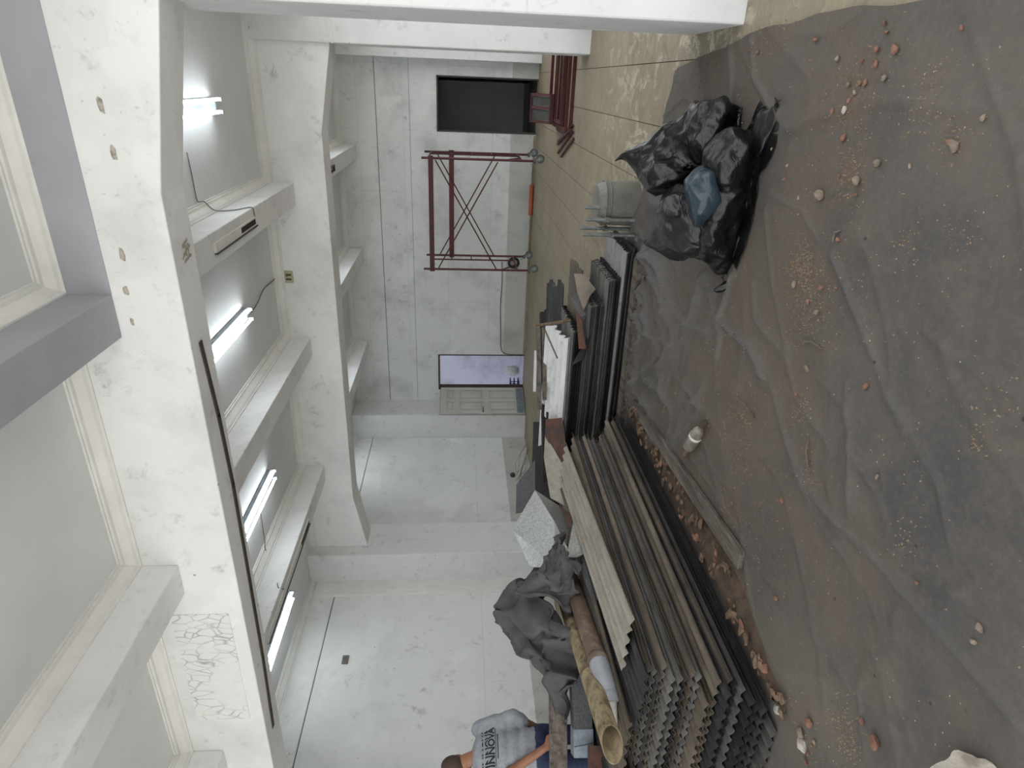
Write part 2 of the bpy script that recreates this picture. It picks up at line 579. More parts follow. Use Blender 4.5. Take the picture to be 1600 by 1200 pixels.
        if smooth:
            me.polygons.foreach_set('use_smooth', [True] * len(me.polygons))
        o = bpy.data.objects.new(name, me)
        COL.objects.link(o)
        o['org'] = tuple(origin)
        if parent is not None:
            o.parent = parent
            o.location = origin - Vector(parent['org'])
        else:
            o.location = origin
        return o


def tag(o, label, cat, group=None):
    o['label'] = label
    o['category'] = cat
    if group:
        o['group'] = group
    return o


def thing(name, label, cat, loc, group=None):
    o = bpy.data.objects.new(name, None)
    COL.objects.link(o)
    o.location = loc
    o['org'] = tuple(loc)
    o.empty_display_size = 0.1
    return tag(o, label, cat, group)


def struct(o):
    o['kind'] = 'structure'
    return o


def bevel(o, wd=0.008, seg=2):
    b = o.modifiers.new('soft_edge', 'BEVEL')
    b.width = wd
    b.segments = seg
    b.limit_method = 'ANGLE'
    return o


def copy_tree(o, parent=None):
    c = o.copy()
    COL.objects.link(c)
    if parent is not None:
        c.parent = parent
    for ch in list(o.children):
        copy_tree(ch, c)
    return c


ORD = ['topmost', 'second', 'third', 'fourth', 'fifth', 'sixth', 'seventh', 'eighth', 'ninth', 'tenth', 'eleventh', 'twelfth', 'thirteenth', 'fourteenth',
       'fifteenth', 'sixteenth', 'seventeenth', 'eighteenth', 'nineteenth', 'twentieth', 'twenty-first', 'twenty-second', 'twenty-third',
       'twenty-fourth', 'twenty-fifth', 'twenty-sixth', 'twenty-seventh', 'twenty-eighth', 'twenty-ninth', 'thirtieth', 'thirty-first', 'thirty-second',
       'thirty-third', 'thirty-fourth', 'thirty-fifth']

# ================================================================== THE ROOM
XL, XR, XC, YB, YF, ZC = -7.66, 0.95, 0.33, 13.8, -0.6, 4.02

# ---- floor: long strips with open joints
fl = struct(MB().box(XL - .2, XR + .2, YF, YB + .2, -0.14, -0.012).build('floor', 'grout'))
bevel(fl, 0.002, 1)
x = 0.18 + 0.45 * 2
k = 0
while x > XL:
    x0, x1 = max(x - 0.45, XL - .1), min(x, XR + .1)
    o = MB().box(x0 + 0.003, x1 - 0.003, YF, YB + .2, -0.012, 0.0).build('floor_strip', 'floor', fl)
    x -= 0.45
struct(MB().box(-40, 30, -40, YF, -0.16, -0.02).build('ground_bounce', 'ground'))  # unseen ground, put in to bounce daylight into the room
struct(MB().box(XR + .2, 30, YF, 40, -0.16, -0.02).build('ground_blocker', 'blocker_dark'))  # unseen dark ground, added to keep light from below off the soffits

# ---- ceiling slab
ce = struct(MB().box(XL - .2, XR + .2, YF, YB + .2, ZC, ZC + .2).build('ceiling', 'ceiling'))

# ---- main beams with haunches
def main_beam(y0, y1, slot):
    poly = [(XL, 4.02), (XL, 3.08), (-7.08, 3.08), (-6.12, 3.25), (-0.65, 3.25), (XC, 3.07), (XR, 3.07), (XR, 4.02)]
    mb = MB().prism(poly, y0, y1)
    o = struct(mb.build('main_beam', 'beam'))
    bevel(o, 0.01, 2)
    return o


bA = main_beam(3.85, 4.18, True)
bB = main_beam(8.50, 8.92, False)
# near beam soffit: dark brown strip for the conduit chase, shade put into colour
mb = MB()
pts = [(-1.62, 3.99), (-2.2, 4.06), (-2.8, 4.09), (-3.8, 4.07), (-4.6, 4.05), (-5.4, 4.0)]
for (xa, ya), (xb, yb) in zip(pts[:-1], pts[1:]):
    mb.beam((xa + .01, ya, 3.247), (xb - .01, yb, 3.247), 0.045, 0.012)
mb.build('chase_shade_strip', 'slot', bA)
# rough scars of torn off fixings on the near beam
for (px, py, wx, wz, m) in ((158, 165, .085, .035, 'stone'), (178, 239, .08, .03, 'cable'), (191, 398, .08, .03, 'beige'), (197, 454, .06, .03, 'cable'), (207, 503, .05, .022, 'stone')):
    r = ray(px, py)
    p = CAM + r * ((3.85 - 0) / r.y)
    rr_ = random.Random(int(px))
    ring = [(p.x + wx / 2 * math.copysign(abs(math.cos(a)) ** .6, math.cos(a)) * rr_.uniform(.75, 1.1) + .2 * wz * math.sin(a), p.z + wz / 2 * math.copysign(abs(math.sin(a)) ** .6, math.sin(a)) * rr_.uniform(.7, 1.15)) for a in [2 * math.pi * q / 12 for q in range(12)]]
    MB().prism(ring, 3.846, 3.856).build('fixing_scar', 'scar', bA)
p = gz(290, 392, 3.25)
for q_, (dx_, dy_, an_, ln_) in enumerate(((-.05, 0, .2, .10), (-.025, .01, -.3, .12), (0, -.01, .5, .13), (.025, .015, -.15, .11), (.05, 0, .35, .09), (.0, .03, 1.3, .08))):
    MB().beam((p.x + dx_ - math.sin(an_) * ln_ / 2, p.y + dy_ - math.cos(an_) * ln_ / 2, 3.249 - q_ * .0006), (p.x + dx_ + math.sin(an_) * ln_ / 2, p.y + dy_ + math.cos(an_) * ln_ / 2, 3.249 - q_ * .0006), .018, .004).build('plaster_scar', 'scar', bA)
MB().box(-5.08, -3.86, 3.843, 3.852, 3.36, 3.80).build('cracked_plaster', 'crack', bA)
# blue-grey painted upper band on the near beam
MB().box(-1.25, XC + .02, 3.843, 3.852, 3.652, 3.96).build('painted_band', 'blue', bA)

# ---- purlins and crown mouldings
PX = [(-1.53, -1.25), (-3.64, -3.36), (-5.77, -5.49)]
BAYS = [(YF, 3.85), (4.18, 8.50), (8.92, YB)]
for bi, (y0, y1) in enumerate(BAYS):
    for pi_, (x0, x1) in enumerate(PX):
        o = struct(MB().box(x0, x1, y0, y1, 3.65, ZC).build('ceiling_purlin', 'blue' if (bi == 0 and pi_ == 0) else 'beam'))
        bevel(o, 0.008, 2)
prof = [(0.0, 0.0), (0.0, -0.115), (0.012, -0.115), (0.012, -0.098), (0.03, -0.085), (0.042, -0.06), (0.06, -0.035), (0.085, -0.03), (0.085, -0.014), (0.1, -0.014), (0.1, 0.0)]
for bi, (y0, y1) in enumerate(BAYS):
    xs = [XL] + [q for a in reversed(PX) for q in a] + [XR if bi == 0 else XR]
    spans = [(xs[0], xs[1]), (xs[2], xs[3]), (xs[4], xs[5]), (xs[6], xs[7])]
    for (xa, xb) in spans:
        mb = MB()
        n = len(prof)
        vs = []
        for (cx, cy, sx, sy) in ((xa, y0, 1, 1), (xb, y0, -1, 1), (xb, y1, -1, -1), (xa, y1, 1, -1)):
            for (d, z) in prof:
                vs.append((cx + sx * d, cy + sy * d, ZC + z))
        fs = []
        for c in range(4):
            e = (c + 1) % 4
            for k in range(n):
                j = (k + 1) % n
                fs.append((c * n + k, e * n + k, e * n + j, c * n + j))
        mb.add(vs, fs)
        mb.build('crown_moulding', 'mould', ce)

# ---- columns
def column(x0, x1, y0, y1, z1=4.02):
    return bevel(struct(MB().box(x0, x1, y0, y1, -.01, z1).build('column', 'column')), 0.012, 2)


column(XC, XR, 3.87, 4.75)
column(XC, XR, 8.44, 9.05)
column(XC + .01, XR, 13.42, YB)
column(XL, -7.08, 8.25, 9.07)
column(XL, -7.05, 13.0, YB)
column(XL, -7.08, 3.7, 4.3)
# horizontal shadow moulding on the middle right column
for z in (3.02, 3.07):
    MB().box(XC - .004, XR, 8.428, 8.45, z, z + .02).build('trim_1', 'column')['kind'] = 'structure'
# fillet strip beside the left column
struct(MB().box(XL, XL + .045, 8.02, 8.25, 0, 3.9).build('trim_2', 'mould'))
struct(MB().box(XL, XL + .03, 7.94, 8.03, 0, 3.9).build('trim_3', 'mould'))

# ---- left wall (a groove runs below the ceiling)
wl = struct(MB().box(XL - .2, XL - .03, YF, YB, -.01, ZC).build('wall_left', 'groove'))
for z0, z1 in ((0, 3.564), (3.58, ZC)):
    MB().box(XL - .03, XL, YF, YB, z0, z1).build('wall_facing', 'wall_x', wl)
# ---- unseen right wall; openings between the columns added to let daylight in
wr = struct(MB().box(XR, XR + .2, YF, YB, -.01, 0.35).box(XR, XR + .2, YF, YB, 3.25, ZC)
            .box(XR, XR + .2, 3.8, 4.8, .35, 3.25).box(XR, XR + .2, 8.3, 9.2, .35, 3.25)
            .box(XR, XR + .2, 13.1, YB, .35, 3.25).box(XR, XR + .2, YF, 0.2, .35, 3.25).build('wall_right', 'wall_x', clean=False))

# ---- back wall with two openings
DX0, DX1, OX0, OX1, DH = -6.76, -5.86, -0.96, 0.07, 2.02
wb = struct(MB().box(XL - .2, DX0, YB + .03, YB + .2, -.01, ZC).box(DX0, DX1, YB + .03, YB + .2, DH, ZC).box(DX1, OX0, YB + .03, YB + .2, -.01, ZC)
            .box(OX0, OX1, YB + .03, YB + .2, DH, ZC).box(OX1, XR + .2, YB + .03, YB + .2, -.01, ZC).build('wall_back', 'groove', clean=False))
g1 = 3.22
mb = MB().box(XL, XR, YB, YB + .03, g1 + .006, ZC)
mb.build('wall_facing', 'wall_y', wb)
MB().box(XL, XR, YB, YB + .03, 2.562, g1 - .008).build('wall_facing', 'wall_y', wb)
mb = MB().box(XL, DX0, YB, YB + .03, 0, 2.555).box(DX0, DX1, YB, YB + .03, DH, 2.555).box(DX1, OX0, YB, YB + .03, 0, 2.555)
mb.box(OX0, OX1, YB, YB + .03, DH, 2.555).box(OX1, XR, YB, YB + .03, 0, 2.555)
mb.build('wall_facing', 'wall_y', wb, clean=False)
# greyer dado of bare render at the foot of the wall
for xa, xb in ((DX1, OX0), (OX1, XR)):
    MB().box(xa, xb, YB - .008, YB, 0.0, .52).build('bare_render', 'render', wb)
MB().box(XL, XL + .008, 4.3, 8.0, 0.0, .52).build('bare_render', 'render', wl)
MB().box(XL, XL + .008, 9.07, 13.0, 0.0, .55).build('bare_render', 'render', wl)
struct(MB().box(DX1 + .02, OX0 - .02, YB - .05, YB - .008, 0, .05).build('baseboard_back', 'floor'))

# ---- room behind the left door: lit, lilac walls
rm = struct(MB().box(-8.6, -4.2, 16.0, 16.1, 0, 3.0).box(-8.7, -8.6, YB + .2, 16.1, 0, 3).box(-4.2, -4.1, YB + .2, 16.1, 0, 3).box(-8.7, -4.1, YB + .2, 16.1, 3.0, 3.1).build('wall_far_room', 'lilac', clean=False))
struct(MB().box(-8.7, -4.1, YB + .2, 16.1, -.1, .0).build('floor_far_room', 'lilac'))
# ---- room behind the right opening: dark
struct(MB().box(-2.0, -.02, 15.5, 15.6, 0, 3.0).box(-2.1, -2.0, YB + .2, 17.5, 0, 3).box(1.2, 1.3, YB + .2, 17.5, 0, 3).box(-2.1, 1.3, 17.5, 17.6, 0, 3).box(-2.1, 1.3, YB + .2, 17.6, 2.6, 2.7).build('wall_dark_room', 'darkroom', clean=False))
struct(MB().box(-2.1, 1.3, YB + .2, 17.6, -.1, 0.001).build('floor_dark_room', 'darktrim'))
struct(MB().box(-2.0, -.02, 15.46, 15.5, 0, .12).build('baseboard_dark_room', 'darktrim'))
o = struct(MB().box(OX0, OX0 + .03, YB - .005, YB + .21, 0, DH).box(OX1 - .03, OX1, YB - .005, YB + .21, 0, DH).box(OX0, OX1, YB - .005, YB + .21, DH - .03, DH).build('trim_4', 'darktrim', clean=False))
tag(MB().tube([(-.55, 15.5, 1.5), (-.55, 15.47, 1.5)], .06, 18).build('wall_dial', 'fixture'), 'small round pale dial on the grey wall inside the dark opening', 'dial')

# ---- open door with six panels
struct(MB().box(DX0 - .005, DX0 + .03, YB - .02, YB + .2, 0, DH + .03).box(DX1 - .02, DX1 + .005, YB - .01, YB + .2, 0, DH).box(DX0 - .005, DX1, YB - .02, YB + .2, DH, DH + .035).build('door_frame', 'brown', clean=False))
hinge = Vector((DX0 + .035, YB - .03, 0))
tip = Vector((-7.0, 12.96, 0))
dd = (tip - hinge).normalized()
dn = Vector((dd.y, -dd.x, 0))            # faces the room
if dn.dot(Vector((0, 0, 0)) - hinge) < 0:
    dn = -dn
dl = (tip - hinge).length
door = bpy.data.objects.new('door_1', None)
COL.objects.link(door)
door.location = hinge
door['org'] = tuple(hinge)
door['kind'] = 'structure'


def dpanel(u0, u1, z0, z1, n0, n1, name, mat, par):
    vs = []
    for nn in (n0, n1):
        for (u, z) in ((u0, z0), (u1, z0), (u1, z1), (u0, z1)):
            q = hinge + dd * u + dn * nn
            vs.append((q.x, q.y, z))
    return MB().add(vs, [(0, 1, 2, 3), (7, 6, 5, 4), (0, 4, 5, 1), (1, 5, 6, 2), (2, 6, 7, 3), (3, 7, 4, 0)]).build(name, mat, par)


leaf = dpanel(0, dl, .02, 2.0, -.02, .0, 'leaf', 'door', door)
rows = [(.22, .85), (1.0, 1.55), (1.68, 1.86)]
us = [0, .1, dl / 2 - .05, dl / 2 + .05, dl - .1, dl]
for a, b in ((us[0], us[1]), (us[2], us[3]), (us[4], us[5])):
    dpanel(a, b, .02, 2.0, .006, .02, 'stile', 'door', leaf)
zs = [.02] + [q for r_ in rows for q in r_] + [2.0]
for a, b in ((us[1], us[2]), (us[3], us[4])):
    for i in range(0, 8, 2):
        dpanel(a, b, zs[i], zs[i + 1], .006, .02, 'rail', 'door', leaf)
    for (z0, z1) in rows:
        bevel(dpanel(a + .035, b - .035, z0 + .035, z1 - .035, .004, .022, 'raised_panel', 'door', leaf), .008, 1)
dpanel(.02, dl - .02, .03, .2, .02, .024, 'kick_plate', 'duct', leaf)
q = hinge + dd * (dl - .05) + dn * .02
MB().tube([q + Vector((0, 0, 1.0)), q + dn * .05 + Vector((0, 0, 1.0))], .012, 8).tube([q + dn * .05 + Vector((0, 0, 1.0)), q + dn * .05 - dd * .1 + Vector((0, 0, 1.0))], .01, 8).build('handle', 'black', leaf)
dpanel(-.0, dl, 2.0, 2.006, -.022, .022, 'top_edge', 'brown', leaf)

# ================================================================== LIGHTS OF THE ROOM
def fixture(xc, y0, y1, label, group):
    t = thing('fluorescent_light', label, 'light', (xc, (y0 + y1) / 2, 3.85), group)
    hb = MB().box(xc - .07, xc + .07, y0, y1, 3.965, ZC).build('housing', 'fixture', t)
    bevel(hb, .01, 2)
    for sx in (-1, 1):
        MB().tube([(xc + sx * .058, y0 + .02, 3.925), (xc + sx * .058, y1 - .02, 3.925)], .014, 12).build('tube', 'tube', t, smooth=False)
        for yy in (y0, y1 - .02):
            MB().box(xc + sx * .058 - .018, xc + sx * .058 + .018, yy, yy + .022, 3.9, 3.96).build('lamp_holder', 'fixture', t)
    return t


LX = [-.32, -2.5, -4.68, -6.74]
where = ['of the near bay, beside the right-hand columns', 'of the near bay, just right of the middle purlin', 'of the near bay, just left of the middle purlin', 'of the near bay, beside the left wall']
for xx, wtxt in zip(LX, where):
    fixture(xx, 5.65, 7.05, 'lit fluorescent light ' + wtxt, 'fluorescent lights on the ceiling')
for xx, wtxt in ((LX[1], 'glimpsed beyond the far beam at its middle'), (LX[3], 'glimpsed beyond the far beam near the left wall'),
                 (LX[0], 'added unseen in the far bay, beside the right-hand columns'), (LX[2], 'added unseen in the far bay, left of its middle purlin')):  # last two are out of view, added to brighten the far bay
    fixture(xx, 10.9, 12.3, 'lit fluorescent light ' + wtxt, 'fluorescent lights on the ceiling')
t = thing('fluorescent_light', 'added cold fluorescent light, unseen, brightening the lilac room behind the white door', 'light', (-6.0, 15.0, 2.9))
MB().box(-6.6, -5.4, 14.92, 15.08, 2.94, 3.0).build('housing', 'fixture', t)  # added lamp, out of view, to brighten the room past the door
MB().tube([(-6.55, 15, 2.9), (-5.45, 15, 2.9)], .02, 10).build('tube', 'tube_blue', t)

# wires on the ceiling
def cable(name, pts, r, mat, label, cat='cable', sub=6):
    P = [Vector(p) for p in pts]
    out = []
    for i in range(len(P) - 1):
        p0, p1, p2, p3 = P[max(i - 1, 0)], P[i], P[i + 1], P[min(i + 2, len(P) - 1)]
        for k in range(sub):
            s = k / sub
            out.append(0.5 * ((2 * p1) + (p2 - p0) * s + (2 * p0 - 5 * p1 + 4 * p2 - p3) * s * s + (3 * p1 - p0 - 3 * p2 + p3) * s ** 3))
    out.append(P[-1])
    return tag(MB().tube(out, r, 6).build(name, mat, smooth=True), label, cat)


ya = gz(320, 337, 4.0).y
cable('light_cable', [gz(292, 238, 4.008), gz(300, 275, 4.008), gz(307, 310, 4.008), (-1.13, ya - .08, 4.0), (-1.14, ya, 3.985), (-1.2, ya + .02, 3.94), (-1.232, ya + .04, 3.885), (-1.24, ya + .15, 3.76), (-1.24, ya + .3, 3.65), (-1.3, ya + .34, 3.64), (-1.45, ya + .36, 3.64)], .0055, 'cable', 'grey wire looping from the right ceiling panel down onto the first purlin')
cable('light_cable', [gz(393, 488, 4.01), gz(403, 472, 4.0), gz(412, 452, 4.01), gz(425, 440, 4.01), gz(437, 430, 4.0), (-2.47, 8.46, 3.86)], .007, 'cable', 'grey wire running from a ceiling light to the beige box on the far beam')
cable('light_cable', [gz(407, 800, 4.01), gz(413, 840, 4.0), gz(417, 862, 3.97), gz(440, 870, 3.9), (-5.48, 5.9, 3.7), (-5.6, 5.95, 3.64)], .006, 'cable', 'thin wire dropping from the ceiling onto the leftmost purlin')
jb = thing('junction_box', 'beige electric socket box on the face of the far beam', 'socket', (-2.48, 8.49, 3.8))
bevel(MB().box(-2.56, -2.40, 8.475, 8.5, 3.79, 3.90).build('body', 'beige', jb), .008, 2)
for sx in (-.03, .03):
    MB().box(-2.48 + sx - .012, -2.48 + sx + .012, 8.47, 8.477, 3.81, 3.88).build('outlet', 'grout', jb)
so = thing('wall_socket', 'small grey socket high on the left wall', 'socket', (XL + .01, 6.68, 3.14))
bevel(MB().box(XL, XL + .02, 6.6, 6.75, 3.15, 3.24).build('plate', 'cable', so), .006, 1)
MB().box(XL + .02, XL + .024, 6.64, 6.71, 3.17, 3.22).build('cover', 'stone', so)
# bare mounting plates left on the purlins
for (xx, y0, y1, lab) in ((-1.385, 5.55, 6.75, 'stripped metal mounting strip under the purlin nearest the columns'), (-5.63, 5.2, 7.3, 'blackened mounting strip under the leftmost purlin')):
    t = thing('mounting_strip', lab, 'bracket', (xx, (y0 + y1) / 2, 3.63))
    MB().box(xx - .045, xx + .045, y0, y1, 3.632, 3.65).build('channel', 'mould', t)
    MB().box(xx - .05, xx - .038, y0, y1, 3.622, 3.65).build('lip', 'galv_dark', t)
    MB().box(xx - .02, xx + .03, y1 - .5, y1 - .05, 3.628, 3.634).build('burnt_patch', 'blackrust', t)
t = thing('mounting_strip', 'dark bracket strip under the far bay purlin nearest the columns', 'bracket', (-1.39, 10.6, 3.62))
for xx in (-1.44, -1.37):
    MB().box(xx, xx + .02, 9.6, 11.2, 3.615, 3.65).build('rail', 'galv_dark', t)
for yy in (10.3, 11.17):
    MB().box(-1.44, -1.35, yy, yy + .03, 3.62, 3.65).build('cross_piece', 'galv_dark', t)

# ================================================================== THINGS AT THE BACK WALL
# ---- red tower scaffold on castors
sc = thing('tower_scaffold', 'dark red tube scaffold on castor wheels before the back wall', 'scaffold', (-2.33, 12.75, 0))
PXs, PYs = (-3.36, -1.3), (12.2, 13.3)
for xx in PXs:
    for yy in PYs:
        MB().tube([(xx, yy, .19), (xx, yy, 2.25)], .022, 10).build('post', 'red', sc)
        cw = MB().tube([(xx, yy - .01, .2), (xx, yy - .01, .16)], .045, 12).build('castor', 'rubber', sc)
        MB().tube([(xx + .04, yy - .022, .078), (xx + .04, yy + .022, .078)], .078, 20).build('wheel', 'rubber', cw)
        MB().tube([(xx + .04, yy - .026, .078), (xx + .04, yy + .026, .078)], .045, 14).build('hub', 'steel_grey', cw)
        for s_ in (-1, 1):
            MB().beam((xx, yy + s_ * .032, .17), (xx + .045, yy + s_ * .032, .07), .008, .05).build('fork', 'steel_grey', cw)
        MB().beam((xx - .02, yy, .2), (xx - .07, yy - .03, .25), .02, .01).build('brake_lever', 'steel_grey', cw)
for xx in PXs:                                     # end frames
    for z in (2.12, .42):
        MB().tube([(xx, PYs[0], z), (xx, PYs[1], z)], .02, 8).build('frame_bar', 'red', sc)
    MB().tube([(xx, 12.95, .42), (xx, 12.95, 2.12)], .016, 8).build('ladder_stile', 'red', sc)
    for z in (.93, 1.31, 1.72):
        MB().tube([(xx, 12.95, z), (xx, PYs[1], z)], .013, 8).build('rung', 'red', sc)
    MB().tube([(xx, PYs[0], .75), (xx, 12.6, .42)], .013, 8).build('corner_brace', 'red', sc)
MB().box(-3.4, -1.26, 12.17, 12.23, 2.04, 2.13).build('top_rail', 'red', sc)
MB().box(-3.4, -1.26, 13.27, 13.33, 1.67, 1.77).build('top_rail', 'red', sc)
for yy, off in ((12.17, 0), (13.27, .0)):
    MB().tube([(-1.33, yy, 2.0), (-3.36, yy, .82)], .012, 8).build('cross_brace', 'red', sc)
    MB().tube([(-3.32, yy - .025, 1.96), (-1.33, yy - .025, .86)], .012, 8).build('cross_brace', 'red', sc)
# ---- coil of cable hanging by the scaffold
co = MB()
for q in range(5):
    rr = .1 + .006 * (q % 3)
    ring = [(-3.5 + .03 * math.cos(q), 13.62 - .012 * q, .38)]
    pts = [(-3.62 + math.cos(a) * rr, 13.775 - .014 * q, .36 + math.sin(a) * rr) for a in [2 * math.pi * i / 20 for i in range(21)]]
    co.tube(pts, .02, 6)
tag(co.build('cable_coil', 'black', smooth=True), 'black coil of cable hanging low on the wall behind the scaffold', 'cable coil')
cable('wall_cable', [(-3.6, 13.76, .62), (-4.05, 13.77, .6), (-4.6, 13.77, .62), (-5.2, 13.77, .6), (-5.65, 13.77, .58), (-5.8, 13.77, .5), (-5.84, 13.77, .3), (-5.84, 13.77, .05)], .009, 'cabledk', 'black cable pinned along the back wall towards the door')
# ---- roller with an orange sleeve
rl = thing('paint_roller_pole', 'orange-sleeved pole lying at the foot of the back wall', 'pole', (-2.2, 13.66, 0))
MB().tube([(-2.55, 13.66, .05), (-1.93, 13.66, .05)], .045, 14).build('sleeve', 'orange', rl)
MB().tube([(-3.7, 13.66, .03), (-1.55, 13.66, .05)], .012, 8).build('rod', 'stone', rl)

# ---- red steel frames lying on the floor behind the middle column
def flat_frame(x0, x1, y0, y1, z, lab):
    t = thing('red_casement', lab, 'frame', ((x0 + x1) / 2, (y0 + y1) / 2, z), 'red steel frames stacked on the floor')
    h, w_ = .045, .05
    MB().box(x0, x1, y0, y0 + w_, z, z + h).build('long_rail', 'red2', t)
    MB().box(x0, x1, y1 - w_, y1, z, z + h).build('long_rail', 'red2', t)
    MB().box(x0, x1, (y0 + y1) / 2 - .02, (y0 + y1) / 2 + .02, z + .005, z + h - .005).build('middle_rail', 'red2', t)
    for xx in (x0, x1 - w_):
        MB().box(xx, xx + w_, y0 + w_, y1 - w_, z, z + h).build('end_rail', 'red2', t)
    return t


flat_frame(-.66, .9, 9.35, 10.6, 0.0, 'dark red steel frame at the bottom of the pile behind the column')
flat_frame(-.60, .9, 9.45, 10.75, .047, 'dark red steel frame, middle one of the pile behind the column')
flat_frame(-.52, .9, 9.6, 10.95, .094, 'dark red steel frame on top of the pile behind the column')
gl = thing('grille_panel', 'red louvred grille with grey panels standing against the red frames', 'grille', (-.35, 10.75, 0.14))
MB().box(-.56, -.14, 10.3, 10.36, .145, .2).build('bottom_rail', 'red2', gl)
MB().box(-.56, -.14, 10.75, 10.81, .4, .455).build('top_rail', 'red2', gl)
for xx in (-.56, -.36, -.18):
    MB().beam((xx + .02, 10.33, .17), (xx + .02, 10.78, .43), .04, .045).build('side_rail', 'red2', gl)
for a, b in ((-.52, -.36), (-.32, -.18)):
    MB().beam(((a + b) / 2, 10.34, .17), ((a + b) / 2, 10.77, .42), b - a - .01, .012).build('grey_panel', 'darktrim', gl)
for i, (a, b) in enumerate((((-.5, 9.2, .02), (-.86, 10.5, .02)), ((-.58, 9.15, .02), (-.98, 10.45, .02)), ((-.66, 9.05, .02), (-1.0, 10.1, .02)), ((-.55, 9.1, .05), (-.8, 10.3, .05)))):
    t = MB().beam(a, b, .025, .025).build('steel_bar', 'red2')
    tag(t, 'thin dark red steel bar left of the stacked red frames, ' + ('nearest to the frames', 'second from the frames', 'farthest from the frames', 'lying on the others')[i], 'bar', 'loose red bars')

# ---- clutter beyond the white door
yb = thing('yellow_box', 'yellow box on a dark stand inside the lilac room', 'box', (-6.2, 15.2, 0))
MB().box(-6.33, -6.07, 15.1, 15.3, .0, .32).build('stand', 'brown', yb)
MB().box(-6.31, -6.09, 15.08, 15.3, .32, .5).build('box_body', 'orange', yb)
sk = MB().ball((-6.85, 15.1, .14), (.13, .12, .17), 18, 12)
for v in sk.v:
    v += Vector((1, 1, 1)) * .05 * mnoise.noise(v * 9)
    v.z = max(v.z, 0)
tag(sk.build('white_sack', 'pvc_white', smooth=True), 'white plastic sack on the floor of the lilac room', 'sack')
cr = thing('wire_basket', 'dark wire basket beside the white sack in the lilac room', 'basket', (-7.1, 14.8, 0))
for z in (.02, .12, .22):
    MB().box(-7.28, -6.98, 14.68, 14.7, z, z + .02).box(-7.28, -6.98, 14.9, 14.92, z, z + .02).box(-7.28, -7.26, 14.68, 14.92, z, z + .02).box(-7.0, -6.98, 14.68, 14.92, z, z + .02).build('hoop', 'jeans', cr, clean=False)
for i in range(6):
    xx = -7.27 + .055 * i
    MB().box(xx, xx + .012, 14.68, 14.692, .0, .24).build('upright', 'jeans', cr)

# ================================================================== CORRUGATED SHEETS
PITCH = 0.076


def corr_mesh(length, waves, amp=.0115, th=.0022, ragged=0.0, seed=0, lseg=6, sag=0.0, pitch=PITCH):
    r = random.Random(seed)
    nseg = waves * 6
    W = waves * pitch
    kn = [r.uniform(-1, 1) * ragged for _ in range(waves + 2)]
    offs = [kn[i // 6] * (1 - (i % 6) / 6) + kn[i // 6 + 1] * (i % 6) / 6 + r.uniform(-.003, .003) for i in range(nseg + 1)]
    vs, fs = [], []
    for side in (0, 1):
        for j in range(lseg + 1):
            for i in range(nseg + 1):
                xx = -W / 2 + W * i / nseg
                yy = -length / 2 + length * j / lseg
                if j == 0:
                    yy += offs[i]
                z = amp * math.cos(2 * math.pi * i / 6.0) + (th if side else 0) - sag * (abs(yy) / length * 2) ** 2
                vs.append((xx, yy, z))
    n = nseg + 1
    o = n * (lseg + 1)
    for j in range(lseg):
        for i in range(nseg):
            a = j * n + i
            fs.append((a, a + n, a + n + 1, a + 1))
            fs.append((o + a, o + a + 1, o + a + n + 1, o + a + n))
    for i in range(nseg):
        fs.append((i, i + 1, o + i + 1, o + i))
        a = lseg * n + i
        fs.append((a + 1, a, o + a, o + a + 1))
    for j in range(lseg):
        a = j * n
        fs.append((a + n, a, o + a, o + a + n))
        a = j * n + nseg
        fs.append((a, a + n, o + a + n, o + a))
    me = bpy.data.meshes.new('corrugated_sheet')
    me.from_pydata(vs, [], fs)
    me.polygons.foreach_set('use_smooth', [False] * len(me.polygons))
    return me


CM = {}
for L_ in (2.2, 2.5, 2.8, 3.05):
    for wv in (11, 12):
        for mt in ('sheet_brown', 'sheet_dark', 'sheet_grey', 'sheet_lit'):
            m_ = corr_mesh(L_, wv, seed=int(L_ * 10) + wv, ragged=.006)
            m_.materials.append(M[mt])
            CM[(L_, wv, mt)] = m_


def put_sheet(me, loc, rz, label, group, rx=0.0, ry=0.0):
    o = bpy.data.objects.new('corrugated_sheet', me)
    COL.objects.link(o)
    o.location = loc
    o.rotation_euler = (rx, ry, rz)
    o['org'] = tuple(loc)
    return tag(o, label, 'roofing sheet', group)


# ---- long stack on the left, sheets along the room
rs = random.Random(3)
N1 = 26
for i in range(N1):
    fr = i / (N1 - 1)
    z = .015 + .0202 * i
    gidx = min(int(fr * 6), 5)
    near = 1.95 + .38 * fr + [0, .12, .02, .16, .05, .10][gidx] * .9 + rs.uniform(-.04, .05)
    far = 4.93 + rs.uniform(-.10, .06) - .05 * fr
    wv = rs.choice((11, 12))
    right = -2.70 - PITCH * rs.choice((0, 0, 1)) - PITCH * int(fr * 2.3) + rs.uniform(-.006, .006)
    Ls = min((2.2, 2.5, 2.8, 3.05), key=lambda q: abs(q - (far - near)))
    mt = rs.choice(('sheet_brown', 'sheet_brown', 'sheet_grey', 'sheet_dark')) if i > 3 else rs.choice(('sheet_grey', 'sheet_dark'))
    k_ = N1 - 1 - i
    lab = ('%s corrugated sheet from the top of the long near stack' % ORD[k_]) if k_ else 'topmost dark corrugated sheet of the long near stack, under the pale one'
    put_sheet(CM[(Ls, wv, mt)], (right - wv * PITCH / 2, near + Ls / 2, z), math.radians(rs.uniform(-.5, .5)), lab, 'corrugated sheets of the long near stack')
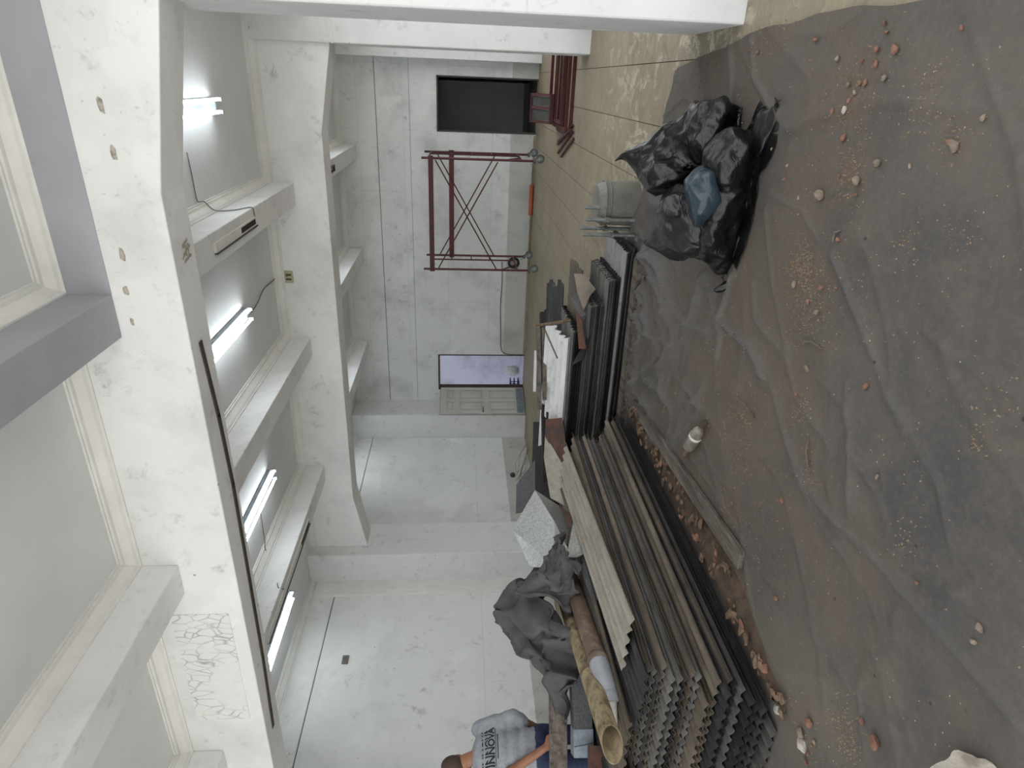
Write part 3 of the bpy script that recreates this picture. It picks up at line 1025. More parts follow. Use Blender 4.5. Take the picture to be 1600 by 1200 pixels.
# second width of sheets farther left carrying the pipes
for i in range(14):
    z = .015 + .039 * i
    near = 1.95 + rs.uniform(0, .12)
    mt = rs.choice(('sheet_brown', 'sheet_dark'))
    put_sheet(CM[(2.8, 12, mt)], (-3.70 - .456 - rs.uniform(0, .05), near + 1.4, z), math.radians(rs.uniform(-.6, .6)),
              '%s sheet from the top of the stack hidden behind the long near stack' % ORD[13 - i], 'corrugated sheets of the rear left stack')
# top sheets
me = corr_mesh(2.45, 5, amp=.013, ragged=.06, seed=5)
me.materials.append(M['sheet_cream'])
put_sheet(me, (-3.02, 3.75, .580), math.radians(7), 'pale dusty corrugated strip with a torn end on top of the long near stack', 'top strips', ry=math.radians(5))
me = corr_mesh(2.6, 9, ragged=.02, seed=9)
me.materials.append(M['sheet_brown'])
put_sheet(me, (-3.62, 3.62, .580), math.radians(2.0), 'brown corrugated sheet under the pipes, its wavy end towards the viewer', 'top strips')
me = corr_mesh(2.4, 6, ragged=.03, seed=12)
me.materials.append(M['sheet_dark'])
put_sheet(me, (-3.12, 3.5, .547), math.radians(4), 'black tarred corrugated strip under the pale one on the long stack', 'top strips')

# ---- far stack on the right, sheets across the room
N2 = 22
for i in range(N2):
    fr = i / (N2 - 1)
    z = .012 + .0222 * i
    gi = 0 if i < 5 else 1 if i < 10 else 2 if i < 16 else 3
    rightx = [-1.27, -1.56, -1.80, -2.1][gi] + rs.uniform(-.03, .02)
    wv = 11
    yn = [5.30, 5.36, 5.42, 5.45][gi] + rs.uniform(-.008, .008)
    Ls = 2.2
    mt = rs.choice(('sheet_dark', 'sheet_grey', 'sheet_dark')) if i not in (4, 9, 15) else ('sheet_lit' if i == 4 else 'sheet_grey')
    k_ = N2 - 1 - i
    lab = '%s corrugated sheet from the top of the far stack behind the crossing' % ORD[k_] if k_ else 'topmost corrugated sheet of the far stack, beneath torn scraps'
    # rz = +90 deg turns the mesh length to -X; ragged end to the right
    put_sheet(CM[(Ls, wv, mt)], (rightx - Ls / 2, yn + wv * PITCH / 2, z), math.radians(90 + [0, 1.2, -.8, .6][gi] + rs.uniform(-.4, .4)), lab, 'corrugated sheets of the far stack')
# edge planks under the far stack
for i, (ya, m_, za) in enumerate(((5.16, 'timber', .03), (5.22, 'timber', .03))):
    tag(MB().beam((-1.32, ya + .02, za), (-3.0, ya - .03 + .0, za), .05, .055).build('timber_batten', m_), ['front timber batten along the foot of the far stack', 'rear timber batten along the foot of the far stack'][i], 'batten')
# white broken sheet on top
me = corr_mesh(1.5, 5, amp=.026, ragged=.05, seed=21, pitch=.105)
me.materials.append(M['sheet_white'])
pw = at(876, 540, 6.6)
put_sheet(me, (-2.95, 5.78, .57), math.radians(91), 'white corrugated sheet with a broken end lying on the far stack', 'top strips', ry=math.radians(-17))
me = corr_mesh(.9, 6, amp=.012, ragged=.05, seed=22)
me.materials.append(M['sheet_dark'])
put_sheet(me, (-2.35, 6.35, .53), math.radians(104), 'small dark corrugated offcut poking out behind the white sheet', 'top strips', ry=math.radians(-14))
me = corr_mesh(.8, 5, amp=.012, ragged=.03, seed=23)
me.materials.append(M['sheet_brown'])
put_sheet(me, (-1.98, 6.0, .40), math.radians(92), 'brown corrugated offcut lying on the far stack in front of the white sheet', 'top strips', ry=math.radians(-8))


# ================================================================== BENT SHEET METAL AND LOOSE PIECES
def plate(name, pts, faces, mat, label, cat, th=.006, group=None, sub=0):
    mb = MB()
    mb.add(pts, faces)
    o = mb.build(name, mat)
    s = o.modifiers.new('thickness', 'SOLIDIFY')
    s.thickness = th
    s.offset = 0
    return tag(o, label, cat, group)


# galvanised bent flashing on top of the long stack
A = at
plate('bent_flashing', [A(836, 766, 5.88), A(801, 827, 5.64), A(828, 886, 5.22), A(868, 888, 5.04), A(905, 892, 4.86), A(884, 850, 5.10), A(866, 815, 5.46), A(880, 795, 5.82), A(892, 820, 5.52)],
      [(0, 1, 6), (1, 2, 3, 6), (3, 4, 5, 6), (0, 6, 5, 8, 7)], 'galv', 'shiny spangled zinc flashing bent upright on top of the long stack', 'sheet metal')
plate('bent_flashing', [A(900, 782, 5.70), A(920, 792, 5.46), A(932, 820, 5.16), A(934, 850, 4.98), A(917, 862, 4.86), A(903, 870, 4.86), A(885, 872, 4.94), A(890, 845, 5.04), A(895, 820, 5.22)],
      [(0, 1, 2, 8), (8, 2, 3, 7), (7, 3, 4, 5, 6)], 'galv_dull', 'dull grey zinc scrap beside the spangled flashing', 'sheet metal')
plate('bent_flashing', [A(919, 858, 4.92), A(936, 850, 4.86), A(944, 912, 4.56), A(931, 945, 4.44), A(922, 930, 4.54), A(908, 890, 4.80)],
      [(0, 1, 2, 5), (5, 2, 3, 4)], 'galv_dark', 'dark pointed zinc blade hanging toward the pipes', 'sheet metal')
plate('bent_flashing', [A(852, 679, 6.52), A(850, 715, 6.36), A(860, 778, 6.01), A(878, 788, 5.88), A(900, 800, 5.70), A(902, 763, 5.94), A(889, 743, 6.04), A(873, 715, 6.21)],
      [(0, 1, 7), (1, 2, 6, 7), (2, 3, 5, 6), (3, 4, 5)], 'sheet_cream', 'long pale flashing strip twisting away between the stacks', 'sheet metal')
plate('rusty_sheet', [A(853, 655, 6.54), A(880, 653, 6.41), A(888, 740, 6.08), A(901, 765, 5.98), A(872, 718, 6.24), A(852, 682, 6.49)],
      [(0, 1, 4, 5), (1, 2, 4), (2, 3, 4)], 'rust', 'brown rusty sheet standing behind the pale flashing', 'sheet metal')
plate('rusty_sheet', [A(873, 790, 5.64), A(900, 808, 5.40), A(893, 828, 5.22), A(905, 822, 5.16), A(910, 834, 5.10), A(888, 838, 5.16)],
      [(0, 1, 2), (2, 1, 3, 4, 5)], 'rust', 'small orange-brown rusty scrap between the zinc sheets', 'sheet metal')
plate('bent_flashing', [A(836, 719, 6.30), A(807, 757, 6.11), A(806, 802, 5.94), A(818, 800, 5.94), A(836, 768, 6.04)],
      [(0, 1, 4), (1, 2, 3, 4)], 'galv_dark', 'dark flashing triangle against the left wall light', 'sheet metal')
# blackened steel channel lying behind
t = thing('steel_channel', 'blackened steel channel lying behind the stacks', 'steel channel', (-3.3, 6.4, .5))
a, b = Vector((-2.35, 6.75, .62)), Vector((-4.1, 5.2, .66))
MB().beam(a, b, .09, .05).build('flange', 'blackrust', t)
MB().beam(a + Vector((.06, -.06, -.1)), b + Vector((.06, -.06, -.1)), .02, .17).build('web', 'blackrust', t)
MB().beam(a + Vector((.07, -.09, -.2)), b + Vector((.07, -.09, -.2)), .09, .03).build('flange', 'blackrust', t)
plate('void_panel', [A(834, 660, 7.4), A(858, 660, 7.2), A(866, 790, 6.3), A(830, 795, 6.4)], [(0, 1, 2, 3)], 'black', 'black sheet standing for the dark void behind the pale flashing', 'panel', .02)  # added black sheet; its colour stands for the shade in the gap
# torn scraps on the far stack
plate('torn_scrap', [A(897, 428, 6.1), A(912, 428, 6.0), A(931, 452, 5.85), A(922, 462, 5.8), A(912, 485, 5.85), A(903, 460, 5.95)], [(0, 1, 5), (1, 2, 3, 5), (3, 4, 5)], 'sheet_brown', 'brown torn scrap lying on the far stack', 'scrap')
plate('torn_scrap', [A(890, 460, 6.1), A(900, 455, 6.05), A(916, 492, 5.85), A(906, 498, 5.85)], [(0, 1, 2, 3)], 'felt', 'black rolled felt scrap on the far stack', 'scrap', .012)
plate('torn_scrap', [A(900, 485, 5.9), A(910, 500, 5.82), A(916, 545, 5.8), A(905, 545, 5.85)], [(0, 1, 2, 3)], 'rust', 'dark red rusty scrap on the far stack', 'scrap', .01)
plate('torn_scrap', [A(925, 520, 5.9), A(912, 560, 5.85), A(893, 572, 5.95), A(905, 550, 5.95)], [(0, 1, 2, 3)], 'black', 'black curled felt scrap hanging on the far stack', 'scrap', .008)
tag(MB().tube([A(838, 508, 6.2), A(862, 506, 6.1), A(892, 500, 6.0)], [.012, .02, .012], 6).build('splintered_stick', 'shard'), 'splintered pale stick lying across the white sheet', 'stick')
tag(MB().tube([A(850, 512, 6.1), A(860, 535, 6.05), A(871, 560, 6.0)], .008, 5).build('thin_stick', 'timber'), 'thin dark twig on the white sheet', 'stick')
for i, (ya, yb_, xa, lab) in enumerate(((512, 640, 841, 'dark square timber behind the white sheet, the farther one'), (512, 625, 849, 'dark square timber behind the white sheet, the nearer one'))):
    p0, p1 = A(xa, ya, 6.7), A(xa + 2, yb_, 6.6)
    tag(MB().beam(p0, p1, .05, .04).build('square_timber', 'timber'), lab, 'timber')
tag(MB().beam(A(837, 548, 7.0), A(835, 612, 6.9), .02, .03).build('pale_batten', 'sheet_white'), 'pale batten propped behind the dark timbers', 'batten')
# wire tangle
wt = MB()
rw = random.Random(4)
for i in range(9):
    p0 = A(826 + rw.uniform(-4, 4), 690 + rw.uniform(0, 14), 6.5)
    p2 = A(803 + rw.uniform(-2, 14), 742 + rw.uniform(-4, 22), 6.22)
    p1 = (p0 + p2) / 2 + Vector((rw.uniform(-.06, .06), rw.uniform(-.06, .06), rw.uniform(-.05, .08)))
    wt.tube([p0, p1, p2], .0018, 4)
tw = thing('wire_tangle', 'rusty wire tangle with a black knob beside the left wall', 'wire', A(822, 720, 6.35))
wt.build('strands', 'timber', tw)
MB().ball(A(801, 742, 6.2), .026, 10, 8).build('knob', 'black', tw)

# ---- pipes on top of the long stack
def cutf(c, q):
    return .10 * (1 - c) - .02 * q


pp = thing('stained_pipe', 'stained cream pipe with an obliquely cut open end lying on the long stack', 'pipe', gz(956, 1160, .6))
pa, pb = gz(957, 1163, .735), gz(868, 893, .66)
pd = (pb - pa).normalized()
MB().pipe(pa - pd * .09, pb, .060, .054, 32, lambda c, q: .15 * (1 + q) / 2 + .03 * (1 - c) / 2).build('pipe_body', 'bamboo', pp, smooth=True)
MB().tube([pa + pd * .68, pa + pd * .695], .0632, 28, False).build('joint_ring', 'pipebrown', pp)
p2 = thing('elbow_pipe', 'mud-brown drain pipe with a grey elbow and a white spigot', 'pipe', gz(941, 1038, .6))
qa, qb, qc = gz(892, 905, .655), gz(918, 985, .655), gz(937, 1040, .655)
qd, qe = gz(950, 1092, .645), gz(953, 1150, .64)
MB().tube([qa, qb, qc - (qc - qb) * .15], .062, 24).build('drain_pipe', 'pipebrown', p2, smooth=True)
el = []
for i in range(11):
    s = i / 10
    el.append((1 - s) ** 2 * (qc - (qc - qb) * .2) + 2 * s * (1 - s) * (qc + (qc - qb) * .2) + s * s * qd)
e_ = MB().tube(el, .066, 24).build('elbow', 'pvc_grey', p2, smooth=True)
MB().tube([el[0], el[1], el[2]], [.066, .072, .070], 24).build('socket_ring', 'pipebrown', p2, smooth=True)
MB().tube([el[-2], el[-1] + (el[-1] - el[-2]) * .8], .068, 24).build('socket', 'pvc_grey', p2, smooth=True)
MB().tube([qd, qe], .052, 24).build('spigot', 'pvc_white', p2, smooth=True)

# ---- timber and duct at the far left of the stack
tb = MB().beam(at(871, 1050, 5.05), at(873, 1245, 4.95), .05, .14)
bevel(tag(tb.build('timber_plank', 'timber'), 'dark weathered timber plank on edge behind the grey duct', 'plank'), .004, 1)
du = thing('square_duct', 'square grey steel duct lying next to the cut pipe', 'duct', at(925, 1120, 4.75))
d0, d1, d2 = at(905, 1050, 4.85), at(909, 1136, 4.76), at(910, 1181, 4.7)
bevel(MB().beam(d0, d1, .13, .145).build('duct_body', 'galv_dark', du), .004, 1)
bevel(MB().beam(d1, d2, .138, .152).build('duct_collar', 'duct', du), .004, 1)
sdv = (d2 - d1)
fwv = Vector((sdv.y, -sdv.x, 0)).normalized()
if fwv.dot(CAM - d1) < 0:
    fwv = -fwv
MB().beam(d1 + sdv * .5 + fwv * .069 - Vector((0, 0, .07)), d1 + sdv * .6 + fwv * .069 + Vector((0, 0, .07)), .004, .006).build('seam', 'galv_dark', du)
tag(MB().beam(at(930, 1165, 4.6), at(930, 1245, 4.45), .1, .09).build('rusty_bar', 'rust'), 'rust-red bar end under the square duct', 'bar')


CRUMPLE = {}
tx_ = CRUMPLE['facet'] = bpy.data.textures.new('facet', 'VORONOI')
tx_.noise_scale = .20
tx_.weight_1, tx_.weight_2 = 1.0, 0.0
tx_ = CRUMPLE['big'] = bpy.data.textures.new('big', 'VORONOI')
tx_.noise_scale = .30
tx_.weight_1, tx_.weight_2 = 1.0, 0.0
tx_ = CRUMPLE['ridge'] = bpy.data.textures.new('ridge', 'MUSGRAVE')
tx_.musgrave_type = 'RIDGED_MULTIFRACTAL'
tx_.noise_scale = .16
tx_.octaves = 1.5
tx_.gain = 1.0
tx_ = CRUMPLE['crease'] = bpy.data.textures.new('crease', 'VORONOI')
tx_.noise_scale = .075
tx_.weight_1, tx_.weight_2 = 1.0, 0.0
tx_ = CRUMPLE['fine'] = bpy.data.textures.new('fine', 'CLOUDS')
tx_.noise_type = 'HARD_NOISE'
tx_.noise_scale = .04
tx_.noise_depth = 1


# ---- draped plastic and felt: a small cloth solver
def drape(x, edges, rest, balls, ground, iters=160, grav=-4.0, suck=0.0, faces=None, pins=None, fric=.5, sub=4, dt=.02, bend=None, comp=.55):
    x = x.copy()
    v = np.zeros_like(x)
    n = len(x)
    e0, e1 = edges[:, 0], edges[:, 1]
    cnt = np.bincount(e0, minlength=n) + np.bincount(e1, minlength=n)
    cnt = np.maximum(cnt, 1)[:, None]
    B = [(np.array(c), np.array(r)) for c, r in balls]
    for it in range(iters):
        v *= .94
        v[:, 2] += grav * dt
        if suck:
            a, b, c = x[faces[:, 0]], x[faces[:, 1]], x[faces[:, 2]]
            nn = np.cross(b - a, c - a)
            vn = np.zeros_like(x)
            for k in range(3):
                for ax in range(3):
                    vn[:, ax] += np.bincount(faces[:, k], nn[:, ax], n)
            vn /= np.linalg.norm(vn, axis=1)[:, None] + 1e-9
            v -= vn * suck * dt
        p = x + v * dt
        for _ in range(sub):
            d = p[e1] - p[e0]
            L = np.linalg.norm(d, axis=1) + 1e-9
            k = (L - rest) / L
            k = np.where(k > 0, k, k * comp)
            c = d * (k * .5)[:, None]
            acc = np.zeros_like(p)
            for ax in range(3):
                acc[:, ax] = np.bincount(e0, c[:, ax], n) - np.bincount(e1, c[:, ax], n)
            p += acc / cnt * 2.4
            if bend is not None:
                d = p[bend[1]] - p[bend[0]]
                L = np.linalg.norm(d, axis=1) + 1e-9
                c = d * (((L - bend[2]) / L) * .5 * .10)[:, None]
                acc = np.zeros_like(p)
                for ax in range(3):
                    acc[:, ax] = np.bincount(bend[0], c[:, ax], n) - np.bincount(bend[1], c[:, ax], n)
                p += acc / 2
            for (bc, br) in B:
                q = (p - bc) / br
                l_ = np.linalg.norm(q, axis=1)
                m = l_ < 1
                if m.any():
                    p[m] = bc + q[m] / (l_[m][:, None] + 1e-9) * br
                    x[m] += (p[m] - x[m]) * fric * .3
            lo = p[:, 2] < ground
            p[lo, 2] = ground
            x[lo, :2] += (p[lo, :2] - x[lo, :2]) * fric
            if pins is not None:
                p[pins[0]] = pins[1]
        v = (p - x) / dt
        x = p
    return x


def edges_of(faces):
    e = np.concatenate([faces[:, [0, 1]], faces[:, [1, 2]], faces[:, [2, 0]]])
    e.sort(axis=1)
    return np.unique(e, axis=0)


def cloth_obj(name, x, faces, mat, th=.004, sub=1):
    mb = MB()
    mb.v = [Vector(q) for q in x]
    mb.f = [tuple(int(i) for i in f) for f in faces]
    o = mb.build(name, mat, smooth=True, clean=False)
    if sub:
        m_ = o.modifiers.new('finer', 'SUBSURF')
        m_.levels = m_.render_levels = sub
    if th:
        m_ = o.modifiers.new('thickness', 'SOLIDIFY')
        m_.thickness = th
        m_.offset = 1
    return o


def vnoise(X, Y, seed):
    r = np.random.default_rng(seed)
    T = r.random((64, 64))
    xi, yi = np.floor(X).astype(int), np.floor(Y).astype(int)
    fx, fy = X - xi, Y - yi
    fx, fy = fx * fx * (3 - 2 * fx), fy * fy * (3 - 2 * fy)
    a = T[yi % 64, xi % 64]; b = T[yi % 64, (xi + 1) % 64]; c = T[(yi + 1) % 64, xi % 64]; d = T[(yi + 1) % 64, (xi + 1) % 64]
    return (a * (1 - fx) + b * fx) * (1 - fy) + (c * (1 - fx) + d * fx) * fy


def crumple(name, mat, label, cat, center, ux, uy, nx, ny, hfun, th=.008, seed=0, disp=.05, freq=6.0):
    vs, fs = [], []
    for j in range(ny + 1):
        for i in range(nx + 1):
            a, b = i / nx - .5, j / ny - .5
            p = center + ux * a + uy * b
            p.z += hfun(a, b)
            q = Vector((a * 3 + seed, b * 3, seed * .7))
            w_ = mnoise.noise(q * 1.1) * .8
            q1 = Vector((q.x * 1.5 + w_, q.y * .5 + w_, q.z))
            q2 = Vector((q.x * .6 - w_, q.y * 1.6 + w_, q.z + 4))
            rd = 1 - abs(mnoise.noise(q1 * freq / 3))
            rd2 = 1 - abs(mnoise.noise(q2 * freq / 2.4))
            e = 1 + .16 * mnoise.noise(Vector((math.cos(math.atan2(b, a)) * 2, math.sin(math.atan2(b, a)) * 2, seed)))
            p = center + (p - center) * e
            p += Vector((mnoise.noise(q * 1.7 + Vector((9, 0, 0))), mnoise.noise(q * 1.7 + Vector((0, 9, 0))), 0)) * disp * 1.5
            p.z += disp * (rd ** 2) * 1.6 + disp * .8 * rd2 ** 2 - disp * 1.2
            vs.append(p)
    for j in range(ny):
        for i in range(nx):
            a = j * (nx + 1) + i
            fs.append((a, a + 1, a + nx + 2, a + nx + 1))
    mb = MB()
    mb.add(vs, fs)
    o = mb.build(name, mat, clean=False, smooth=True)
    m_ = o.modifiers.new('relax', 'SMOOTH')
    m_.iterations = 2
    m_ = o.modifiers.new('thickness', 'SOLIDIFY')
    m_.thickness = th
    return tag(o, label, cat)


fc = at(848, 970, 5.2)
crumple('roofing_felt', 'felt', 'crumpled black roofing felt heaped above the cream pipe', 'roofing felt', Vector((fc.x, fc.y, .64)), Vector((-.16, 1.05, 0)), Vector((-.75, -.05, 0)), 72, 56,
        lambda a, b: .50 * max(0, 1 - (1.9 * a) ** 2) * max(0, 1 - (1.7 * b + .1) ** 2), seed=2, disp=.12, freq=3.0)
fc2 = at(855, 893, 4.9)
crumple('roofing_felt', 'felt', 'curled flap of black felt standing before the spangled zinc', 'roofing felt', Vector((fc2.x, fc2.y, .72)), Vector((.05, .40, .12)), Vector((-.34, -.1, .1)), 36, 28,
        lambda a, b: .30 * (1 - abs(2 * a)) * (.6 + b), seed=8, disp=.06, freq=4)

# ================================================================== TARPAULIN
xs0, xs1, ys0, ys1 = -4.4, .34, -.6, 6.5
st = .016
nx, ny = int((xs1 - xs0) / st), int((ys1 - ys0) / st)
RE_Y, RE_X = [-.6, 2.2, 3.05, 3.6, 4.3, 4.93, 7.0], [.30, .30, .31, .28, .21, .13, .10]
TE_X, TE_Y = [-4.4, -2.0, -.96, -.23, .13, .4], [6.4, 6.4, 5.5, 5.12, 4.95, 4.85]
TX, TY = np.meshgrid(np.linspace(0, 1, nx + 1), np.linspace(0, 1, ny + 1))
NX = xs0 + (.2 - xs0) * TX
tedge = np.interp(NX, TE_X, TE_Y) + .08 * (vnoise(NX * 5, NX * 0, 4) - .5) + .02 * (vnoise(NX * 22, NX * 0, 14) - .5)
GY = ys0 + (tedge - ys0) * TY
redge = np.interp(GY, RE_Y, RE_X) + .03 * (vnoise(GY * 0, GY * 4, 3) - .5)
GX = xs0 + (redge - xs0) * TX


Z = .006 + .010 * vnoise(GX * 2.1, GY * 2.1, 1) + .004 * vnoise(GX * 7, GY * 7, 2)
wx = GX + .25 * (vnoise(GX * 1.7, GY * 1.7, 5) - .5)
wy = GY + .25 * (vnoise(GX * 1.7, GY * 1.7, 6) - .5)
# fine fan of creases running towards the viewer's left
cr1 = 1 - np.abs(2 * vnoise((wx * .55 + wy * .85) * 1.4, (wx * .85 - wy * .55) * 5.0, 7) - 1)
Z += .010 * cr1 ** 8
cr2 = 1 - np.abs(2 * vnoise((wx * .2 - wy * .95) * 1.1, (wx * .95 + wy * .2) * 4.2, 8) - 1)
Z += .010 * cr2 ** 9
RG = np.zeros_like(Z)
folds = [  # (pixel polyline, height, width)
    ([(1310, 400), (1345, 490), (1385, 600), (1420, 680)], .018, .016),
    ([(1210, 600), (1232, 680), (1262, 760), (1330, 830), (1395, 895), (1500, 1015), (1600, 1130)], .022, .018),
    ([(1262, 760), (1275, 800), (1322, 860), (1345, 905)], .016, .015),
    ([(1200, 330), (1215, 460), (1250, 620), (1300, 690)], .014, .02),
    ([(1110, 430), (1080, 520), (1040, 590), (1010, 640)], .055, .05),
    ([(1010, 380), (1030, 440), (1060, 480), (1040, 560), (1000, 600)], .05, .05),
    ([(1150, 430), (1130, 500), (1180, 545), (1200, 590)], .035, .03),
    ([(1110, 440), (1130, 520), (1125, 560)], .03, .025),
    ([(1040, 470), (1070, 500), (1110, 520)], .04, .035),
    ([(1000, 450), (1020, 520), (1000, 560)], .05, .04),
    ([(1180, 440), (1185, 500), (1235, 560)], .02, .02),
    ([(1400, 620), (1440, 700), (1475, 760), (1495, 860)], .012, .014),
    ([(1330, 690), (1370, 760), (1400, 830)], .011, .014),
    ([(1450, 520), (1530, 580), (1600, 620)], .012, .014),
    ([(1270, 980), (1330, 1060), (1380, 1110), (1430, 1150)], .014, .016),
    ([(1200, 300), (1260, 330), (1290, 380)], .012, .015),
    ([(1145, 60), (1150, 130), (1140, 190)], .03, .025), ([(1100, 90), (1110, 150), (1105, 190)], .03, .025),
    ([(1178, 60), (1185, 120), (1215, 180)], .02, .02),
    ([(1075, 600), (1100, 640), (1060, 700)], .03, .03), ([(1105, 600), (1080, 650), (1055, 690)], .03, .03),
    ([(1330, 600), (1338, 700), (1335, 800)], .014, .02),
    ([(1350, 980), (1400, 1080), (1450, 1200)], .01, .014),
]
for pl, h, wd in folds:
    P = [gz(*p) for p in pl]
    best = np.full(GX.shape, 9.0)
    for p, q in zip(P[:-1], P[1:]):
        dx, dy = q.x - p.x, q.y - p.y
        L2 = dx * dx + dy * dy
        tt = np.clip(((GX - p.x) * dx + (GY - p.y) * dy) / L2, 0, 1)
        best = np.minimum(best, np.hypot(GX - p.x - tt * dx, GY - p.y - tt * dy))
    tap = .6 + .4 * vnoise(GX * 3, GY * 3, 11)
    RG += h * 1.25 * tap * np.exp(-(best / (wd * .75)) ** 1.05)
# rumpled zone in front of the far stack
zone = np.exp(-(((GX + 1.75) / .9) ** 4)) * np.clip((GY - 3.6) / .8, 0, 1)
rdg = 1 - np.abs(2 * vnoise(wx * 2.6 + 3, wy * 3.4, 9) - 1)
RG += zone * .085 * rdg ** 7
rdg = 1 - np.abs(2 * vnoise(wx * 5.5 + 3, wy * 4.4, 19) - 1)
RG += zone * .035 * rdg ** 7
Z += RG
# flat under the stacks, bags and where it ends
flat = (GX < -2.62) | ((GY > 5.12) & (GX < -1.15))
Z = np.where(flat, .003, Z)
under = np.exp(-(((GX + .5) / .42) ** 4 + ((GY - 3.65) / .5) ** 4))
Z = Z * (1 - under * .9)
# soil amount
soil = np.clip(vnoise(GX * 1.1 + 7, GY * 1.1, 13) * 1.7 - .75, 0, 1)
for (px, py, rr, k_) in ((1270, 470, .28, 1.), (1250, 400, .15, 1), (1340, 130, .3, .8), (1350, 145, .2, 1), (1330, 275, .18, 1), (1160, 480, .4, 1), (1130, 560, .4, 1), (1170, 650, .35, .9), (1060, 480, .45, 1.), (1050, 560, .5, 1), (1150, 790, .3, .8), (1110, 120, .4, .9), (1190, 100, .4, .7), (1080, 780, .4, .9), (1240, 560, .25, .8)):
    p = gz(px, py)
    soil = np.maximum(soil, k_ * np.exp(-((GX - p.x) ** 2 + (GY - p.y) ** 2) / rr ** 2))
soil = soil * np.clip(1.15 - RG / .016, 0, 1)
clean_ = np.clip(RG / .02, 0, 1)
# outline
keep = np.ones(GX.shape, bool)
kf = keep[:-1, :-1] & keep[1:, :-1] & keep[:-1, 1:] & keep[1:, 1:]
idx = np.arange((nx + 1) * (ny + 1)).reshape(ny + 1, nx + 1)
quads = np.stack([idx[:-1, :-1][kf], idx[:-1, 1:][kf], idx[1:, 1:][kf], idx[1:, :-1][kf]], 1)
used = np.unique(quads)
rem = -np.ones((nx + 1) * (ny + 1), int)
rem[used] = np.arange(len(used))
vv = np.stack([GX.ravel()[used], GY.ravel()[used], Z.ravel()[used]], 1)
me = bpy.data.meshes.new('tarpaulin')
me.from_pydata(vv.tolist(), [], rem[quads].tolist())
me.polygons.foreach_set('use_smooth', [True] * len(me.polygons))
at_ = me.attributes.new('soil', 'FLOAT', 'POINT')
at_.data.foreach_set('value', soil.ravel()[used].astype(np.float32))
at2_ = me.attributes.new('clean', 'FLOAT', 'POINT')
at2_.data.foreach_set('value', clean_.ravel()[used].astype(np.float32))
me.materials.append(M['tarp'])
tarp = bpy.data.objects.new('tarpaulin', me)
COL.objects.link(tarp)
tarp['org'] = (0, 0, 0)
tag(tarp, 'dusty black plastic tarpaulin with creases covering the near floor', 'tarpaulin')


def tz(x, y):
    te = float(np.interp(x, TE_X, TE_Y))
    re_ = float(np.interp(y, RE_Y, RE_X))
    if y > te or x > re_:
        return 0.0
    i = min(max(int(round((x - xs0) / (re_ - xs0) * nx)), 0), nx)
    j = min(max(int(round((y - ys0) / (te - ys0) * ny)), 0), ny)
    return float(Z[j, i])


# ================================================================== BLACK BAGS
def ico(n):
    bm = bmesh.new()
    bmesh.ops.create_icosphere(bm, subdivisions=n, radius=1)
    bm.verts.index_update()
    v = np.array([q.co[:] for q in bm.verts])
    f = np.array([[q.index for q in p.verts] for p in bm.faces])
    bm.free()
    return v, f


def bag(mat, label, lumps, others, neck, tip, seed, excess=1.22, sub=5, iters=70, suck=3.0, k_wr=1.0):
    v, f = ico(sub)
    lo = np.min([np.array(c) - np.array(r) for c, r in lumps], 0)
    hi = np.max([np.array(c) + np.array(r) for c, r in lumps], 0)
    c, r = (lo + hi) / 2, (hi - lo) / 2
    x0 = c + v * r * excess * np.array([1, 1, 1.05])
    x0[:, 2] = np.maximum(x0[:, 2], .014)
    e = edges_of(f)
    rest = np.linalg.norm((v * r * excess)[e[:, 0]] - (v * r * excess)[e[:, 1]], axis=1)
    nd = np.array(neck, float) / np.linalg.norm(neck)
    cosn = v @ nd
    pin = np.where(cosn > .975)[0]
    base = c + nd * r * 1.12
    tipv = np.array(tip)
    s_ = (cosn[pin] - .975) / .025
    rad = (v[pin] - nd * cosn[pin][:, None]) * r * .18 * (1 - .3 * s_)[:, None] * (1 + .8 * np.sin(7 * np.arctan2(v[pin, 0], v[pin, 1])))[:, None]
    tgt = base + (tipv - base) * np.clip(s_ * 1.0, 0, 1)[:, None] + rad
    x0[pin] = tgt
    rr = np.random.default_rng(seed)
    x0 += rr.normal(0, .006, x0.shape)
    small_ = []
    for (lc, lr) in lumps:                      # uneven contents
        lc, lr = np.array(lc), np.array(lr)
        small_.append((lc, lr * .80))
        for _ in range(7):
            d_ = rr.normal(0, 1, 3)
            d_ /= np.linalg.norm(d_)
            small_.append((lc + d_ * lr * .72, lr * rr.uniform(.16, .34)))
    x = drape(x0, e, rest, small_ + others, .014, iters, -5.0, suck, f, (pin, tgt), .35, sub=5, comp=1.0)
    o = cloth_obj('trash_bag', x, f, mat, 0, 2)
    vg_ = o.vertex_groups.new(name='loose')
    wts = (1 - .9 * np.clip((cosn - .86) / .11, 0, 1)) * (.12 + .88 * np.clip((x[:, 2] - .03) / .06, 0, 1))
    for i_, w_ in enumerate(wts):
        vg_.add([i_], float(w_), 'REPLACE')
    for nm, sc_, st_ in (('facet', 0, .09), ('ridge', 0, .024), ('crease', 0, .010), ('fine', 0, .003)):
        dm_ = o.modifiers.new(nm, 'DISPLACE')
        dm_.texture = CRUMPLE[nm]
        dm_.texture_coords = 'LOCAL'
        dm_.strength = st_ * k_wr
        dm_.vertex_group = 'loose'
        dm_.mid_level = .5
    return tag(o, label, 'trash bag', 'black bags heaped on the tarpaulin')


